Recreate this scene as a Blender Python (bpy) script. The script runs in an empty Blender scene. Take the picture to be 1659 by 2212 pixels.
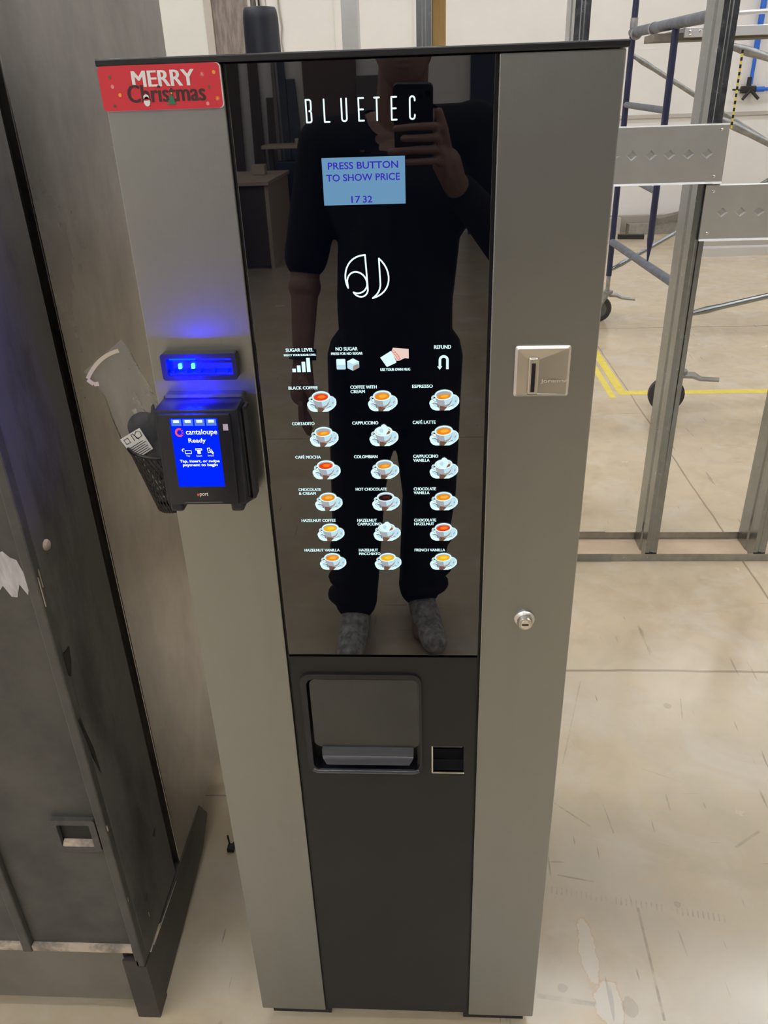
import bpy, bmesh, math, random
from mathutils import Vector, Matrix
random.seed(7)
SC = bpy.context.scene
COL = SC.collection

# ------------------------------------------------------------------ camera
CAM = Vector((0.0709, -0.9249, 1.6640))
AX_R = Vector((0.99831495, 0.04916525, -0.03082278))
AX_U = Vector((0.00429293, 0.46713874, 0.88417361))
AX_F = Vector((-0.05786913, 0.88281605, -0.46614053))
cam_data = bpy.data.cameras.new('camera')
cam_data.sensor_fit = 'VERTICAL'; cam_data.sensor_height = 36.0
cam_data.lens = 36.0 * 1701.3 / 2212.0
cam_data.clip_start = 0.005; cam_data.clip_end = 100
cam = bpy.data.objects.new('camera', cam_data); COL.objects.link(cam)
M3 = Matrix((AX_R, AX_U, -AX_F)).transposed()
cam.matrix_world = Matrix.Translation(CAM) @ M3.to_4x4()
SC.camera = cam

# ------------------------------------------------------------------ world, exposure, light levels
w = bpy.data.worlds.new('world'); SC.world = w; w.use_nodes = True
w.node_tree.nodes['Background'].inputs[0].default_value = (0.8, 0.9, 1.0, 1)
w.node_tree.nodes['Background'].inputs[1].default_value = 0.05
SC.view_settings.view_transform = 'Standard'
SC.view_settings.look = 'None'
SC.view_settings.exposure = 0.0
SC.view_settings.gamma = 1.0
SC.view_settings.use_curve_mapping = False
LAMP_LEVEL = 42.0          # radiance of the hall's ceiling fixtures
LAMP_TINT = (0.975, 0.99, 1.0)

# ------------------------------------------------------------------ materials
def nodes_of(m):
    m.use_nodes = True
    return m.node_tree.nodes, m.node_tree.links
def mat(name, col, rough=0.5, metal=0.0, noise=0.0, nscale=8.0, bump=0.0, bscale=200.0, stretch=(1, 1, 1),
        col2=None, lo=0.4, hi=0.65, ior=1.5, alpha=1.0, rvar=0.0, emit=None, estr=1.0, trans=0.0, aniso=0.0, spec=0.5):
    m = bpy.data.materials.new(name)
    N, L = nodes_of(m)
    b = N['Principled BSDF']
    b.inputs['Base Color'].default_value = (*col, 1)
    b.inputs['Roughness'].default_value = rough
    b.inputs['Metallic'].default_value = metal
    b.inputs['IOR'].default_value = ior
    b.inputs['Alpha'].default_value = alpha
    b.inputs['Transmission Weight'].default_value = trans
    b.inputs['Specular IOR Level'].default_value = spec
    if aniso: b.inputs['Anisotropic'].default_value = aniso
    if emit:
        b.inputs['Emission Color'].default_value = (*emit, 1)
        b.inputs['Emission Strength'].default_value = estr
    if noise or col2 or bump or rvar:
        tc = N.new('ShaderNodeTexCoord'); mp = N.new('ShaderNodeMapping')
        mp.inputs['Scale'].default_value = stretch
        L.new(tc.outputs['Object'], mp.inputs[0])
    if noise or col2 or rvar:
        nz = N.new('ShaderNodeTexNoise'); nz.inputs['Scale'].default_value = nscale
        nz.inputs['Detail'].default_value = 6; nz.inputs['Roughness'].default_value = 0.65
        L.new(mp.outputs[0], nz.inputs['Vector'])
    if noise or col2:
        r = N.new('ShaderNodeValToRGB')
        r.color_ramp.elements[0].position = lo; r.color_ramp.elements[1].position = hi
        c2 = col2 if col2 else tuple(c * (1 - noise) for c in col)
        r.color_ramp.elements[0].color = (*c2, 1); r.color_ramp.elements[1].color = (*col, 1)
        L.new(nz.outputs['Fac'], r.inputs[0]); L.new(r.outputs[0], b.inputs['Base Color'])
    if rvar:
        mr = N.new('ShaderNodeMapRange')
        mr.inputs[1].default_value = 0.3; mr.inputs[2].default_value = 0.7
        mr.inputs[3].default_value = rough - rvar; mr.inputs[4].default_value = rough + rvar
        L.new(nz.outputs['Fac'], mr.inputs[0]); L.new(mr.outputs[0], b.inputs['Roughness'])
    if bump:
        n2 = N.new('ShaderNodeTexNoise'); n2.inputs['Scale'].default_value = bscale
        n2.inputs['Detail'].default_value = 3
        L.new(mp.outputs[0], n2.inputs['Vector'])
        bp = N.new('ShaderNodeBump'); bp.inputs['Strength'].default_value = bump
        bp.inputs['Distance'].default_value = 0.002
        L.new(n2.outputs['Fac'], bp.inputs['Height']); L.new(bp.outputs[0], b.inputs['Normal'])
    return m
def glow(name, col, strength=1.0):
    m = bpy.data.materials.new(name)
    N, L = nodes_of(m)
    N.remove(N['Principled BSDF'])
    e = N.new('ShaderNodeEmission'); e.inputs[0].default_value = (*col, 1); e.inputs[1].default_value = strength
    L.new(e.outputs[0], N['Material Output'].inputs[0])
    return m

def s2l(*c):
    return tuple(((v / 255) / 12.92 if v / 255 <= 0.04045 else ((v / 255 + 0.055) / 1.055) ** 2.4) for v in c)

MATS = {}
def M(k): return MATS[k]
MATS['steel'] = mat('brushed stainless steel', (0.350, 0.356, 0.340), 0.40, 1.0, noise=0.05, nscale=5, bump=0.05, bscale=900, stretch=(1, 1, 0.03))
MATS['side_steel'] = mat('smudged stainless side sheet', (0.42, 0.405, 0.39), 0.32, 1.0, col2=(0.19, 0.182, 0.178), nscale=2.8, lo=0.34, hi=0.66, stretch=(1, 1, 0.6), rvar=0.07)
MATS['galv'] = mat('galvanised steel', (0.33, 0.355, 0.375), 0.24, 1.0, noise=0.10, nscale=30, rvar=0.05)
MATS['galv_dull'] = mat('dull galvanised steel', (0.46, 0.455, 0.43), 0.45, 0.9, noise=0.2, nscale=18)
MATS['plate'] = mat('galvanised backing plate', (0.64, 0.65, 0.645), 0.40, 0.95, noise=0.06, nscale=10)
MATS['chrome'] = mat('chrome', (0.8, 0.79, 0.76), 0.12, 1.0)
MATS['nickel'] = mat('satin nickel', (0.66, 0.63, 0.58), 0.3, 1.0)
MATS['black_gap'] = mat('black gap', (0.004, 0.004, 0.005), 0.5)
MATS['glass'] = mat('black glass', (0.0010, 0.0016, 0.0045), 0.012, ior=2.0)
MATS['black_powder'] = mat('black powder coat', (0.015, 0.0155, 0.0155), 0.46, spec=0.4, noise=0.15, nscale=6, bump=0.08, bscale=1500, rvar=0.06)
MATS['black_plastic'] = mat('black plastic', (0.012, 0.012, 0.018), 0.32, bump=0.04, bscale=900)
MATS['lid_black'] = mat('black lid steel', (0.012, 0.012, 0.014), 0.35)
MATS['flap'] = mat('smoky clear flap', (0.066, 0.066, 0.060), 0.25, alpha=0.87, col2=(0.045, 0.045, 0.042), nscale=9, lo=0.3, hi=0.6)
MATS['lip'] = mat('grey flap lip', (0.07, 0.073, 0.085), 0.2, spec=0.8)
MATS['vend_black'] = mat('worn black vending paint', (0.115, 0.109, 0.100), 0.5, col2=(0.022, 0.022, 0.023), nscale=6.5, lo=0.36, hi=0.52, bump=0.2, bscale=500, stretch=(1, 1, 0.30), rvar=0.1)
MATS['vend_door'] = mat('dusty black vending door', (0.092, 0.086, 0.078), 0.5, col2=(0.056, 0.053, 0.049), nscale=7, bump=0.15, bscale=700)
MATS['vend_skirt'] = mat('dusty skirt paint', (0.18, 0.16, 0.135), 0.42, col2=(0.13, 0.118, 0.10), nscale=4)
MATS['vend_base'] = mat('dark base paint', (0.068, 0.060, 0.054), 0.5, noise=0.4, nscale=9)
MATS['dust'] = mat('beige dust', (0.55, 0.45, 0.35), 0.8, col2=(0.22, 0.19, 0.165), nscale=14, lo=0.4, hi=0.55)
MATS['chip'] = mat('bare black chip', (0.004, 0.004, 0.005), 0.4)
MATS['sticker_rest'] = mat('torn sticker paper', (0.62, 0.60, 0.60), 0.6, noise=0.35, nscale=60, stretch=(1, 1, 0.2))
MATS['handle_grey'] = mat('worn grey handle', (0.085, 0.082, 0.078), 0.5, noise=0.3, nscale=80)
MATS['wall'] = mat('white wall paint', (0.80, 0.768, 0.735), 0.6, noise=0.05, nscale=1.2)
MATS['wall_pale'] = mat('cool white board', (0.74, 0.74, 0.68), 0.55, noise=0.04, nscale=2)
MATS['ceiling'] = mat('ceiling deck', (0.50, 0.49, 0.475), 0.7)
MATS['trim'] = mat('grey trim', (0.50, 0.46, 0.41), 0.6)
MATS['brown_board'] = mat('weathered grey brown board', (0.30, 0.25, 0.215), 0.6, col2=(0.17, 0.14, 0.125), nscale=6, stretch=(4, 1, 0.7))
MATS['wood'] = mat('yellow pine', (0.58, 0.36, 0.13), 0.6, noise=0.25, nscale=8, stretch=(6, 6, 0.5))
MATS['navy'] = mat('navy scaffold paint', (0.016, 0.022, 0.075), 0.4, noise=0.3, nscale=12)
MATS['bluegrey'] = mat('dusty blue grey tube', (0.14, 0.16, 0.21), 0.5, noise=0.4, nscale=20)
MATS['brace'] = mat('zinc brace tube', (0.40, 0.41, 0.41), 0.4, 0.8, noise=0.3, nscale=25)
MATS['rubber'] = mat('grey black rubber', (0.035, 0.034, 0.036), 0.7)
MATS['yellow'] = mat('yellow floor tape', (0.80, 0.65, 0.10), 0.5, noise=0.12, nscale=20)
MATS['pipe_blue'] = mat('blue pipe', (0.02, 0.14, 0.62), 0.35)
MATS['black'] = mat('black', (0.012, 0.012, 0.013), 0.5)
MATS['grip'] = mat('dark rubber grip', (0.016, 0.019, 0.030), 0.42)
MATS['plank_wood'] = mat('plywood edge', (0.30, 0.20, 0.115), 0.6, noise=0.3, nscale=20)
MATS['plank_grey'] = mat('grey brown plank', (0.22, 0.20, 0.165), 0.7, noise=0.3, nscale=12)
MATS['alu'] = mat('aluminium plank', (0.72, 0.72, 0.74), 0.4, 0.7)
MATS['red'] = mat('red card', (0.66, 0.035, 0.05), 0.4)
MATS['white'] = mat('white plastic', (0.80, 0.79, 0.76), 0.45)
MATS['dark_brown'] = mat('dark brown ink', (0.055, 0.022, 0.022), 0.5)
MATS['ink_green'] = mat('green ink', (0.03, 0.20, 0.09), 0.5)
MATS['ink_olive'] = mat('olive ink', (0.13, 0.10, 0.05), 0.5)
MATS['ink_orange'] = mat('orange ink', (0.85, 0.36, 0.05), 0.5)
MATS['ink_pink'] = mat('pink ink', (0.80, 0.28, 0.28), 0.5)
MATS['skin'] = mat('skin', (0.30, 0.165, 0.12), 0.5, noise=0.12, nscale=30)
MATS['cloth'] = mat('black cotton', (0.0045, 0.0045, 0.0055), 0.9)
MATS['trouser'] = mat('black trouser cloth', (0.005, 0.005, 0.0065), 0.9)
MATS['shoe'] = mat('pale grey shoe', (0.62, 0.60, 0.56), 0.7, col2=(0.26, 0.25, 0.24), nscale=40)
MATS['hair'] = mat('dark hair', (0.02, 0.014, 0.01), 0.6)
MATS['board_dark'] = mat('dark timber board', (0.09, 0.07, 0.056), 0.7, noise=0.35, nscale=6, stretch=(5, 5, 0.6))
MATS['board_blue'] = mat('slate blue board', (0.065, 0.075, 0.10), 0.6, noise=0.3, nscale=6)
MATS['board_grey'] = mat('grey board', (0.22, 0.20, 0.185), 0.7, noise=0.2, nscale=6)
MATS['redbrown'] = mat('red brown sheet', (0.10, 0.065, 0.055), 0.6)
MATS['beige'] = mat('beige laminate', (0.50, 0.41, 0.33), 0.5)
MATS['desk_dark'] = mat('dark desk panel', (0.085, 0.072, 0.066), 0.5)
MATS['bluebin'] = mat('dark blue plastic', (0.02, 0.028, 0.06), 0.5)
MATS['mesh_black'] = mat('black wire', (0.006, 0.006, 0.007), 0.4)
MATS['paper_grey'] = mat('printed white label', (0.78, 0.76, 0.74), 0.6)
MATS['tan_tape'] = mat('cream adhesive strip', (0.72, 0.62, 0.50), 0.55)
MATS['black_item'] = mat('black textile in bag', (0.016, 0.016, 0.022), 0.55)
MATS['lamp_body'] = mat('white lamp housing', (0.75, 0.75, 0.75), 0.5)
MATS['lamp'] = glow('lamp diffuser', LAMP_TINT, LAMP_LEVEL)
MATS['cord'] = mat('grey cord', (0.36, 0.32, 0.28), 0.6)
MATS['plywood_floor'] = mat('dusty tan slab strip', (0.66, 0.50, 0.345), 0.7, noise=0.15, nscale=6)
# lit prints
G = {}
for k, c, s in [('white', (0.72, 0.98, 1.0), 1.05), ('cool', (0.55, 0.80, 0.90), 0.95), ('grey', (0.42, 0.45, 0.50), 0.9), ('shade', (0.25, 0.27, 0.33), 0.8),
                ('warm', (0.45, 0.36, 0.32), 0.8), ('brown', (0.20, 0.11, 0.08), 0.8), ('red', (0.80, 0.055, 0.01), 1.0), ('redlt', (0.95, 0.20, 0.02), 1.0),
                ('orange', (0.86, 0.27, 0.01), 1.0), ('orangelt', (0.98, 0.45, 0.05), 1.0), ('yellow', (0.88, 0.48, 0.01), 1.0), ('yellowlt', (0.98, 0.62, 0.06), 1.0),
                ('dark', (0.02, 0.006, 0.008), 1.0), ('darklt', (0.07, 0.012, 0.014), 1.0), ('skin', (0.85, 0.62, 0.55), 1.0), ('skinr', (0.70, 0.25, 0.20), 1.0), ('choc', (0.30, 0.10, 0.06), 1.0), ('lemon', (0.80, 0.72, 0.50), 1.0)]:
    G[k] = glow('lit print ' + k, c, s)
G['logo'] = glow('lit brand white', (0.80, 1.0, 1.0), 1.15)
MATS['lcd'] = glow('lcd backlight', s2l(104, 148, 184), 1.0)
MATS['lcd_ink'] = glow('lcd characters', s2l(58, 44, 176), 1.0)
MATS['scr_blue'] = glow('blue screen', (0.0, 0.018, 1.0), 1.1)
MATS['scr_white'] = glow('screen white', (0.9, 0.95, 1.0), 1.2)
MATS['scr_pink'] = glow('screen coral', (1.0, 0.09, 0.10), 1.0)
MATS['led_white'] = glow('white led', (0.55, 0.80, 1.0), 1.6)
MATS['led_soft'] = glow('soft led window', (0.10, 0.22, 0.75), 1.0)
MATS['led_soft2'] = glow('soft cyan strip', (0.0, 0.22, 1.0), 0.9)
MATS['led_blue'] = glow('blue led', (0.02, 0.55, 1.0), 14.0)
MATS['bill_blue'] = mat('blue lit clear plastic', (0.001, 0.004, 0.12), 0.2, emit=(0.0, 0.012, 0.95), estr=0.9)
MATS['lavender'] = mat('lavender sensor window', (0.62, 0.52, 0.68), 0.3)
MATS['orange_print'] = mat('coral print', (0.85, 0.18, 0.08), 0.5)

def clear_film():
    m = bpy.data.materials.new('clear plastic film')
    N, L = nodes_of(m); N.remove(N['Principled BSDF'])
    tr, gl, df = N.new('ShaderNodeBsdfTransparent'), N.new('ShaderNodeBsdfGlossy'), N.new('ShaderNodeBsdfDiffuse')
    gl.inputs['Roughness'].default_value = 0.10; df.inputs[0].default_value = (0.8, 0.8, 0.84, 1)
    lw = N.new('ShaderNodeLayerWeight'); lw.inputs[0].default_value = 0.16
    nz = N.new('ShaderNodeTexNoise'); nz.inputs['Scale'].default_value = 55; nz.inputs['Detail'].default_value = 4; nz.inputs['Distortion'].default_value = 1.5
    tc = N.new('ShaderNodeTexCoord'); L.new(tc.outputs['Object'], nz.inputs['Vector'])
    bp = N.new('ShaderNodeBump'); bp.inputs['Strength'].default_value = 0.55; bp.inputs['Distance'].default_value = 0.005
    L.new(nz.outputs['Fac'], bp.inputs['Height'])
    for q in (gl, df, lw): L.new(bp.outputs[0], q.inputs['Normal'])
    m1, m2 = N.new('ShaderNodeMixShader'), N.new('ShaderNodeMixShader')
    L.new(lw.outputs['Fresnel'], m1.inputs[0]); L.new(tr.outputs[0], m1.inputs[1]); L.new(gl.outputs[0], m1.inputs[2])
    m2.inputs[0].default_value = 0.08; L.new(m1.outputs[0], m2.inputs[1]); L.new(df.outputs[0], m2.inputs[2])
    L.new(m2.outputs[0], N['Material Output'].inputs[0])
    return m
MATS['film'] = clear_film()

def floor_mat():
    m = bpy.data.materials.new('polished concrete')
    N, L = nodes_of(m)
    b = N['Principled BSDF']
    tc = N.new('ShaderNodeTexCoord')
    def noise(scale, detail=5, stretch=None, rough=0.6, dist=0.0):
        n = N.new('ShaderNodeTexNoise'); n.inputs['Scale'].default_value = scale; n.inputs['Detail'].default_value = detail
        n.inputs['Roughness'].default_value = rough; n.inputs['Distortion'].default_value = dist
        if stretch:
            mp = N.new('ShaderNodeMapping'); mp.inputs['Scale'].default_value = stretch[0]
            mp.inputs['Rotation'].default_value = (0, 0, stretch[1])
            L.new(tc.outputs['Object'], mp.inputs[0]); L.new(mp.outputs[0], n.inputs['Vector'])
        else: L.new(tc.outputs['Object'], n.inputs['Vector'])
        return n.outputs['Fac']
    def ramp(src, stops):
        r = N.new('ShaderNodeValToRGB'); cr = r.color_ramp
        while len(cr.elements) < len(stops): cr.elements.new(0.5)
        for e, (p, c) in zip(cr.elements, stops): e.position = p; e.color = (*c, 1)
        L.new(src, r.inputs[0]); return r.outputs[0]
    def mix(fac, a, c2, blend='MIX'):
        x = N.new('ShaderNodeMix'); x.data_type = 'RGBA'; x.blend_type = blend
        if isinstance(fac, float): x.inputs[0].default_value = fac
        else: L.new(fac, x.inputs[0])
        L.new(a, x.inputs[6])
        if isinstance(c2, tuple): x.inputs[7].default_value = (*c2, 1)
        else: L.new(c2, x.inputs[7])
        return x.outputs[2]
    def bw(src, p0, p1):
        return ramp(src, [(p0, (0, 0, 0)), (p1, (1, 1, 1))])
    def val(op, a, c=0.0):
        x = N.new('ShaderNodeMath'); x.operation = op
        for i, q in enumerate((a, c)):
            if isinstance(q, (int, float)): x.inputs[i].default_value = q
            else: L.new(q, x.inputs[i])
        return x.outputs[0]
    base = ramp(noise(1.1, 5), [(0.3, (0.48, 0.385, 0.26)), (0.5, (0.555, 0.455, 0.315)), (0.7, (0.555, 0.47, 0.35))])
    fine = ramp(noise(9, 8, dist=0.6), [(0.25, (0.86, 0.86, 0.87)), (0.55, (1, 1, 1)), (0.8, (1.06, 1.04, 1.0))])
    c = mix(0.8, base, fine, 'MULTIPLY')
    # greyer, paler ground in front of the stud wall
    sep = N.new('ShaderNodeSeparateXYZ'); L.new(tc.outputs['Object'], sep.inputs[0])
    near = val('MULTIPLY', val('SUBTRACT', 1.0, val('MULTIPLY', val('ABSOLUTE', val('SUBTRACT', sep.outputs[1], 0.05)), 0.75)), bw(noise(2.1, 4), 0.25, 0.6))
    side = val('MAXIMUM', bw(sep.outputs[0], 0.15, 0.40), bw(val('MULTIPLY', sep.outputs[1], -1.0), 0.0, 0.1)); near = val('MULTIPLY', val('MAXIMUM', near, 0.0), side)
    c = mix(val('MULTIPLY', near, 0.8), c, (0.50, 0.465, 0.405))
    # orange rust blooms
    rust = val('MULTIPLY', bw(noise(4.5, 5, dist=1.2), 0.60, 0.76), 0.40)
    c = mix(rust, c, (0.56, 0.36, 0.19))
    # pale worn patches and dark scuffs
    c = mix(val('MULTIPLY', bw(noise(3.3, 6, dist=0.8), 0.52, 0.74), 0.5), c, (0.64, 0.605, 0.545))
    for sc_, rot, th in (((3, 40, 1), 0.5, 0.715), ((40, 3, 1), 0.35, 0.715), ((26, 2.2, 1), -0.5, 0.72), ((60, 5, 1), 0.1, 0.72)):
        c = mix(val('MULTIPLY', bw(noise(1.0, 2, (sc_, rot)), th, th + 0.03), 0.55), c, (0.20, 0.165, 0.13))
    # sawn joints in the slab
    def joint(axis, pos, wd):
        wob = val('MULTIPLY', val('SUBTRACT', noise(3.0, 3), 0.5), 0.018)
        d = val('ABSOLUTE', val('ADD', val('SUBTRACT', sep.outputs[axis], pos), wob))
        return val('LESS_THAN', d, wd)
    for a, p_, wd in ((0, 1.305, 0.004), (1, 1.12, 0.005), (1, 5.30, 0.008), (0, -3.2, 0.004), (1, -3.1, 0.005)):
        c = mix(val('MULTIPLY', joint(a, p_, wd), 0.6), c, (0.17, 0.115, 0.075))
    # marks measured on the slab: scuffs, a chain of trowel ticks, a pale rust-edged spill
    def seg(p0, p1, wd, soft=1.6):
        dx, dy = p1[0] - p0[0], p1[1] - p0[1]; ln = math.hypot(dx, dy); ux, uy = dx / ln, dy / ln
        rx, ry = val('SUBTRACT', sep.outputs[0], p0[0]), val('SUBTRACT', sep.outputs[1], p0[1])
        al = val('ADD', val('MULTIPLY', rx, ux), val('MULTIPLY', ry, uy)); ac = val('ABSOLUTE', val('ADD', val('MULTIPLY', rx, -uy), val('MULTIPLY', ry, ux)))
        inside = val('MULTIPLY', val('GREATER_THAN', al, 0.0), val('LESS_THAN', al, ln))
        x = N.new('ShaderNodeMapRange'); L.new(ac, x.inputs[0]); x.inputs[1].default_value = wd; x.inputs[2].default_value = wd * soft; x.inputs[3].default_value = 1.0; x.inputs[4].default_value = 0.0
        return val('MULTIPLY', inside, x.outputs[0]), al
    patchy = bw(noise(22, 5), 0.30, 0.62)
    for p0, p1, wd, k in (((0.544, 0.276), (0.539, 0.025), 0.0022, 0.7), ((0.523, 0.573), (0.532, 0.482), 0.0012, 0.6), ((0.396, 0.575), (0.477, 0.502), 0.0018, 0.6), ((0.695, 0.612), (0.692, 0.558), 0.0014, 0.6), ((0.374, 0.357), (0.457, 0.341), 0.0016, 0.6),
                          ((0.549, 1.071), (0.439, 0.714), 0.0014, 0.4), ((0.822, 0.447), (0.896, 0.497), 0.0025, 0.5), ((0.62, 0.222), (0.624, 0.163), 0.0014, 0.6), ((0.29, 0.068), (0.41, 0.053), 0.004, 0.4), ((0.838, 0.988), (0.818, 0.896), 0.0014, 0.5), ((0.652, 0.701), (0.751, 0.653), 0.0012, 0.3)):
        f, _ = seg(p0, p1, wd); c = mix(val('MULTIPLY', val('MULTIPLY', f, patchy), k * 0.8), c, (0.20, 0.17, 0.14))
    f, al = seg((0.352, 0.317), (0.736, 0.253), 0.0085, 1.2)
    tick = val('GREATER_THAN', val('SINE', val('MULTIPLY', al, 560.0)), 0.55)
    c = mix(val('MULTIPLY', val('MULTIPLY', f, val('MULTIPLY', tick, bw(noise(25, 3), 0.36, 0.62))), 0.32), c, (0.24, 0.20, 0.17))
    def blob(cx, cy, rx, ry, wob=0.5):
        a = val('DIVIDE', val('SUBTRACT', sep.outputs[0], cx), rx); d = val('DIVIDE', val('SUBTRACT', sep.outputs[1], cy), ry)
        r2 = val('SQRT', val('ADD', val('MULTIPLY', a, a), val('MULTIPLY', d, d)))
        return val('ADD', r2, val('MULTIPLY', val('SUBTRACT', noise(38, 3), 0.5), wob * 2))
    for cx, cy, rx, ry in ((0.412, 0.165, 0.020, 0.085), (0.437, 0.055, 0.030, 0.05)):
        d = blob(cx, cy, rx, ry)
        c = mix(val('MULTIPLY', val('MULTIPLY', val('GREATER_THAN', d, 0.88), val('LESS_THAN', d, 1.02)), 0.38), c, (0.52, 0.34, 0.19))
        c = mix(val('MULTIPLY', val('LESS_THAN', d, 0.9), 0.30), c, (0.68, 0.655, 0.61))
    for cx, cy, rx, ry in ((0.636, 0.287, 0.008, 0.008), (0.79, 0.956, 0.013, 0.012), (0.475, 0.05, 0.016, 0.02), (0.345, 0.085, 0.010, 0.010)):
        c = mix(val('MULTIPLY', val('LESS_THAN', blob(cx, cy, rx, ry, 0.5), 1.0), 0.28), c, (0.24, 0.20, 0.16))
    L.new(c, b.inputs['Base Color'])
    rr = N.new('ShaderNodeMapRange'); rr.inputs[1].default_value = 0.3; rr.inputs[2].default_value = 0.7
    rr.inputs[3].default_value = 0.16; rr.inputs[4].default_value = 0.28
    L.new(noise(2.6, 6), rr.inputs[0]); L.new(rr.outputs[0], b.inputs['Roughness'])
    b.inputs['IOR'].default_value = 1.5
    bp = N.new('ShaderNodeBump'); bp.inputs['Strength'].default_value = 0.05; bp.inputs['Distance'].default_value = 0.004
    L.new(noise(14, 5), bp.inputs['Height']); L.new(bp.outputs[0], b.inputs['Normal'])
    return m
MATS['floor'] = floor_mat()

# ------------------------------------------------------------------ mesh helpers
def BM(): return bmesh.new()
def tag(o, label=None, cat=None, group=None, kind=None):
    if label: o['label'] = label
    if cat: o['category'] = cat
    if group: o['group'] = group
    if kind: o['kind'] = kind
    return o
def root_of(o):
    while o.parent: o = o.parent
    return o
def obj(name, bm, mats, parent=None, smooth=False, label=None):
    me = bpy.data.meshes.new(name)
    bm.normal_update(); bm.to_mesh(me); bm.free()
    for m in (mats if isinstance(mats, (list, tuple)) else [mats]):
        me.materials.append(MATS[m] if isinstance(m, str) else m)
    if smooth:
        for p in me.polygons: p.use_smooth = True
        me.set_sharp_from_angle(angle=math.radians(40))
    o = bpy.data.objects.new(name, me); COL.objects.link(o)
    if parent is not None:
        o.parent = parent
        o.matrix_parent_inverse = Matrix.Translation(parent.location).inverted() if parent.parent is None else Matrix()
    if label: o['label'] = label
    return o
def thing(name, label, cat, loc=(0, 0, 0), group=None):
    o = bpy.data.objects.new(name, None); COL.objects.link(o); o.location = loc
    o.empty_display_size = 0.05
    return tag(o, label, cat, group)
def dup(root, loc, label=None, group=None):
    r = root.copy(); COL.objects.link(r); r.location = loc
    if label: r['label'] = label
    if group: r['group'] = group
    for ch in list(root.children):
        c = ch.copy(); COL.objects.link(c); c.parent = r; c.matrix_parent_inverse = ch.matrix_parent_inverse.copy()
        for g in list(ch.children):
            d = g.copy(); COL.objects.link(d); d.parent = c; d.matrix_parent_inverse = g.matrix_parent_inverse.copy()
    return r
def box(bm, x0, x1, y0, y1, z0, z1, bev=0.0, mi=0, seg=2):
    vs = [bm.verts.new(p) for p in ((x0, y0, z0), (x1, y0, z0), (x1, y1, z0), (x0, y1, z0), (x0, y0, z1), (x1, y0, z1), (x1, y1, z1), (x0, y1, z1))]
    fs = [bm.faces.new([vs[i] for i in f]) for f in ((3, 2, 1, 0), (4, 5, 6, 7), (0, 1, 5, 4), (1, 2, 6, 5), (2, 3, 7, 6), (3, 0, 4, 7))]
    for f in fs: f.material_index = mi
    if bev:
        es = list({e for f in fs for e in f.edges})
        r = bmesh.ops.bevel(bm, geom=es, offset=bev, segments=seg, affect='EDGES', profile=0.5)
        for f in r['faces']: f.material_index = mi
def hexa(bm, pts, mi=0):
    vs = [bm.verts.new(p) for p in pts]
    for f in ((3, 2, 1, 0), (4, 5, 6, 7), (0, 1, 5, 4), (1, 2, 6, 5), (2, 3, 7, 6), (3, 0, 4, 7)):
        bm.faces.new([vs[i] for i in f]).material_index = mi
def poly(bm, pts, mi=0):
    f = bm.faces.new([bm.verts.new(p) for p in pts]); f.material_index = mi; return f
def rr(x0, x1, z0, z1, r, n=5):
    out = []
    for cx, cz, a0 in ((x1 - r, z1 - r, 0), (x0 + r, z1 - r, 90), (x0 + r, z0 + r, 180), (x1 - r, z0 + r, 270)):
        for i in range(n + 1):
            a = math.radians(a0 + 90 * i / n); out.append((cx + r * math.cos(a), cz + r * math.sin(a)))
    return out            # counter-clockwise seen from -y
def slab(bm, loop, y0, y1, mi=0, back=True, grow=0.0, mid=None):
    """prism of an x/z loop; y0 is the front"""
    def ring(y, k=0.0):
        if not k: return [bm.verts.new((x, y, z)) for x, z in loop]
        cx = sum(p[0] for p in loop) / len(loop); cz = sum(p[1] for p in loop) / len(loop)
        hx = max(abs(p[0] - cx) for p in loop); hz = max(abs(p[1] - cz) for p in loop)
        return [bm.verts.new((cx + (x - cx) * (1 - k / hx), y, cz + (z - cz) * (1 - k / hz))) for x, z in loop]
    rings = [ring(y0, grow)]
    if grow: rings.append(ring(y0 + grow))
    rings.append(ring(y1))
    bm.faces.new(rings[0]).material_index = mi
    for a, b2 in zip(rings, rings[1:]):
        for i in range(len(loop)):
            j = (i + 1) % len(loop)
            bm.faces.new((a[j], a[i], b2[i], b2[j])).material_index = mi
    if back: bm.faces.new(rings[-1][::-1]).material_index = mi
def frame(bm, outer, inner, y0, y1, mi=0, y_in=None):
    """ring between two loops with equal counts; y_in lets the inner wall run deeper"""
    n = len(outer); yb = y1 if y_in is None else y_in
    of = [bm.verts.new((x, y0, z)) for x, z in outer]; inf = [bm.verts.new((x, y0, z)) for x, z in inner]
    ob = [bm.verts.new((x, y1, z)) for x, z in outer]; ib = [bm.verts.new((x, yb, z)) for x, z in inner]
    for i in range(n):
        j = (i + 1) % n
        for q in ((of[i], of[j], inf[j], inf[i]), (of[j], of[i], ob[i], ob[j]), (inf[i], inf[j], ib[j], ib[i]), (ob[i], ib[i], ib[j], ob[j])):
            bm.faces.new(q).material_index = mi
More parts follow.
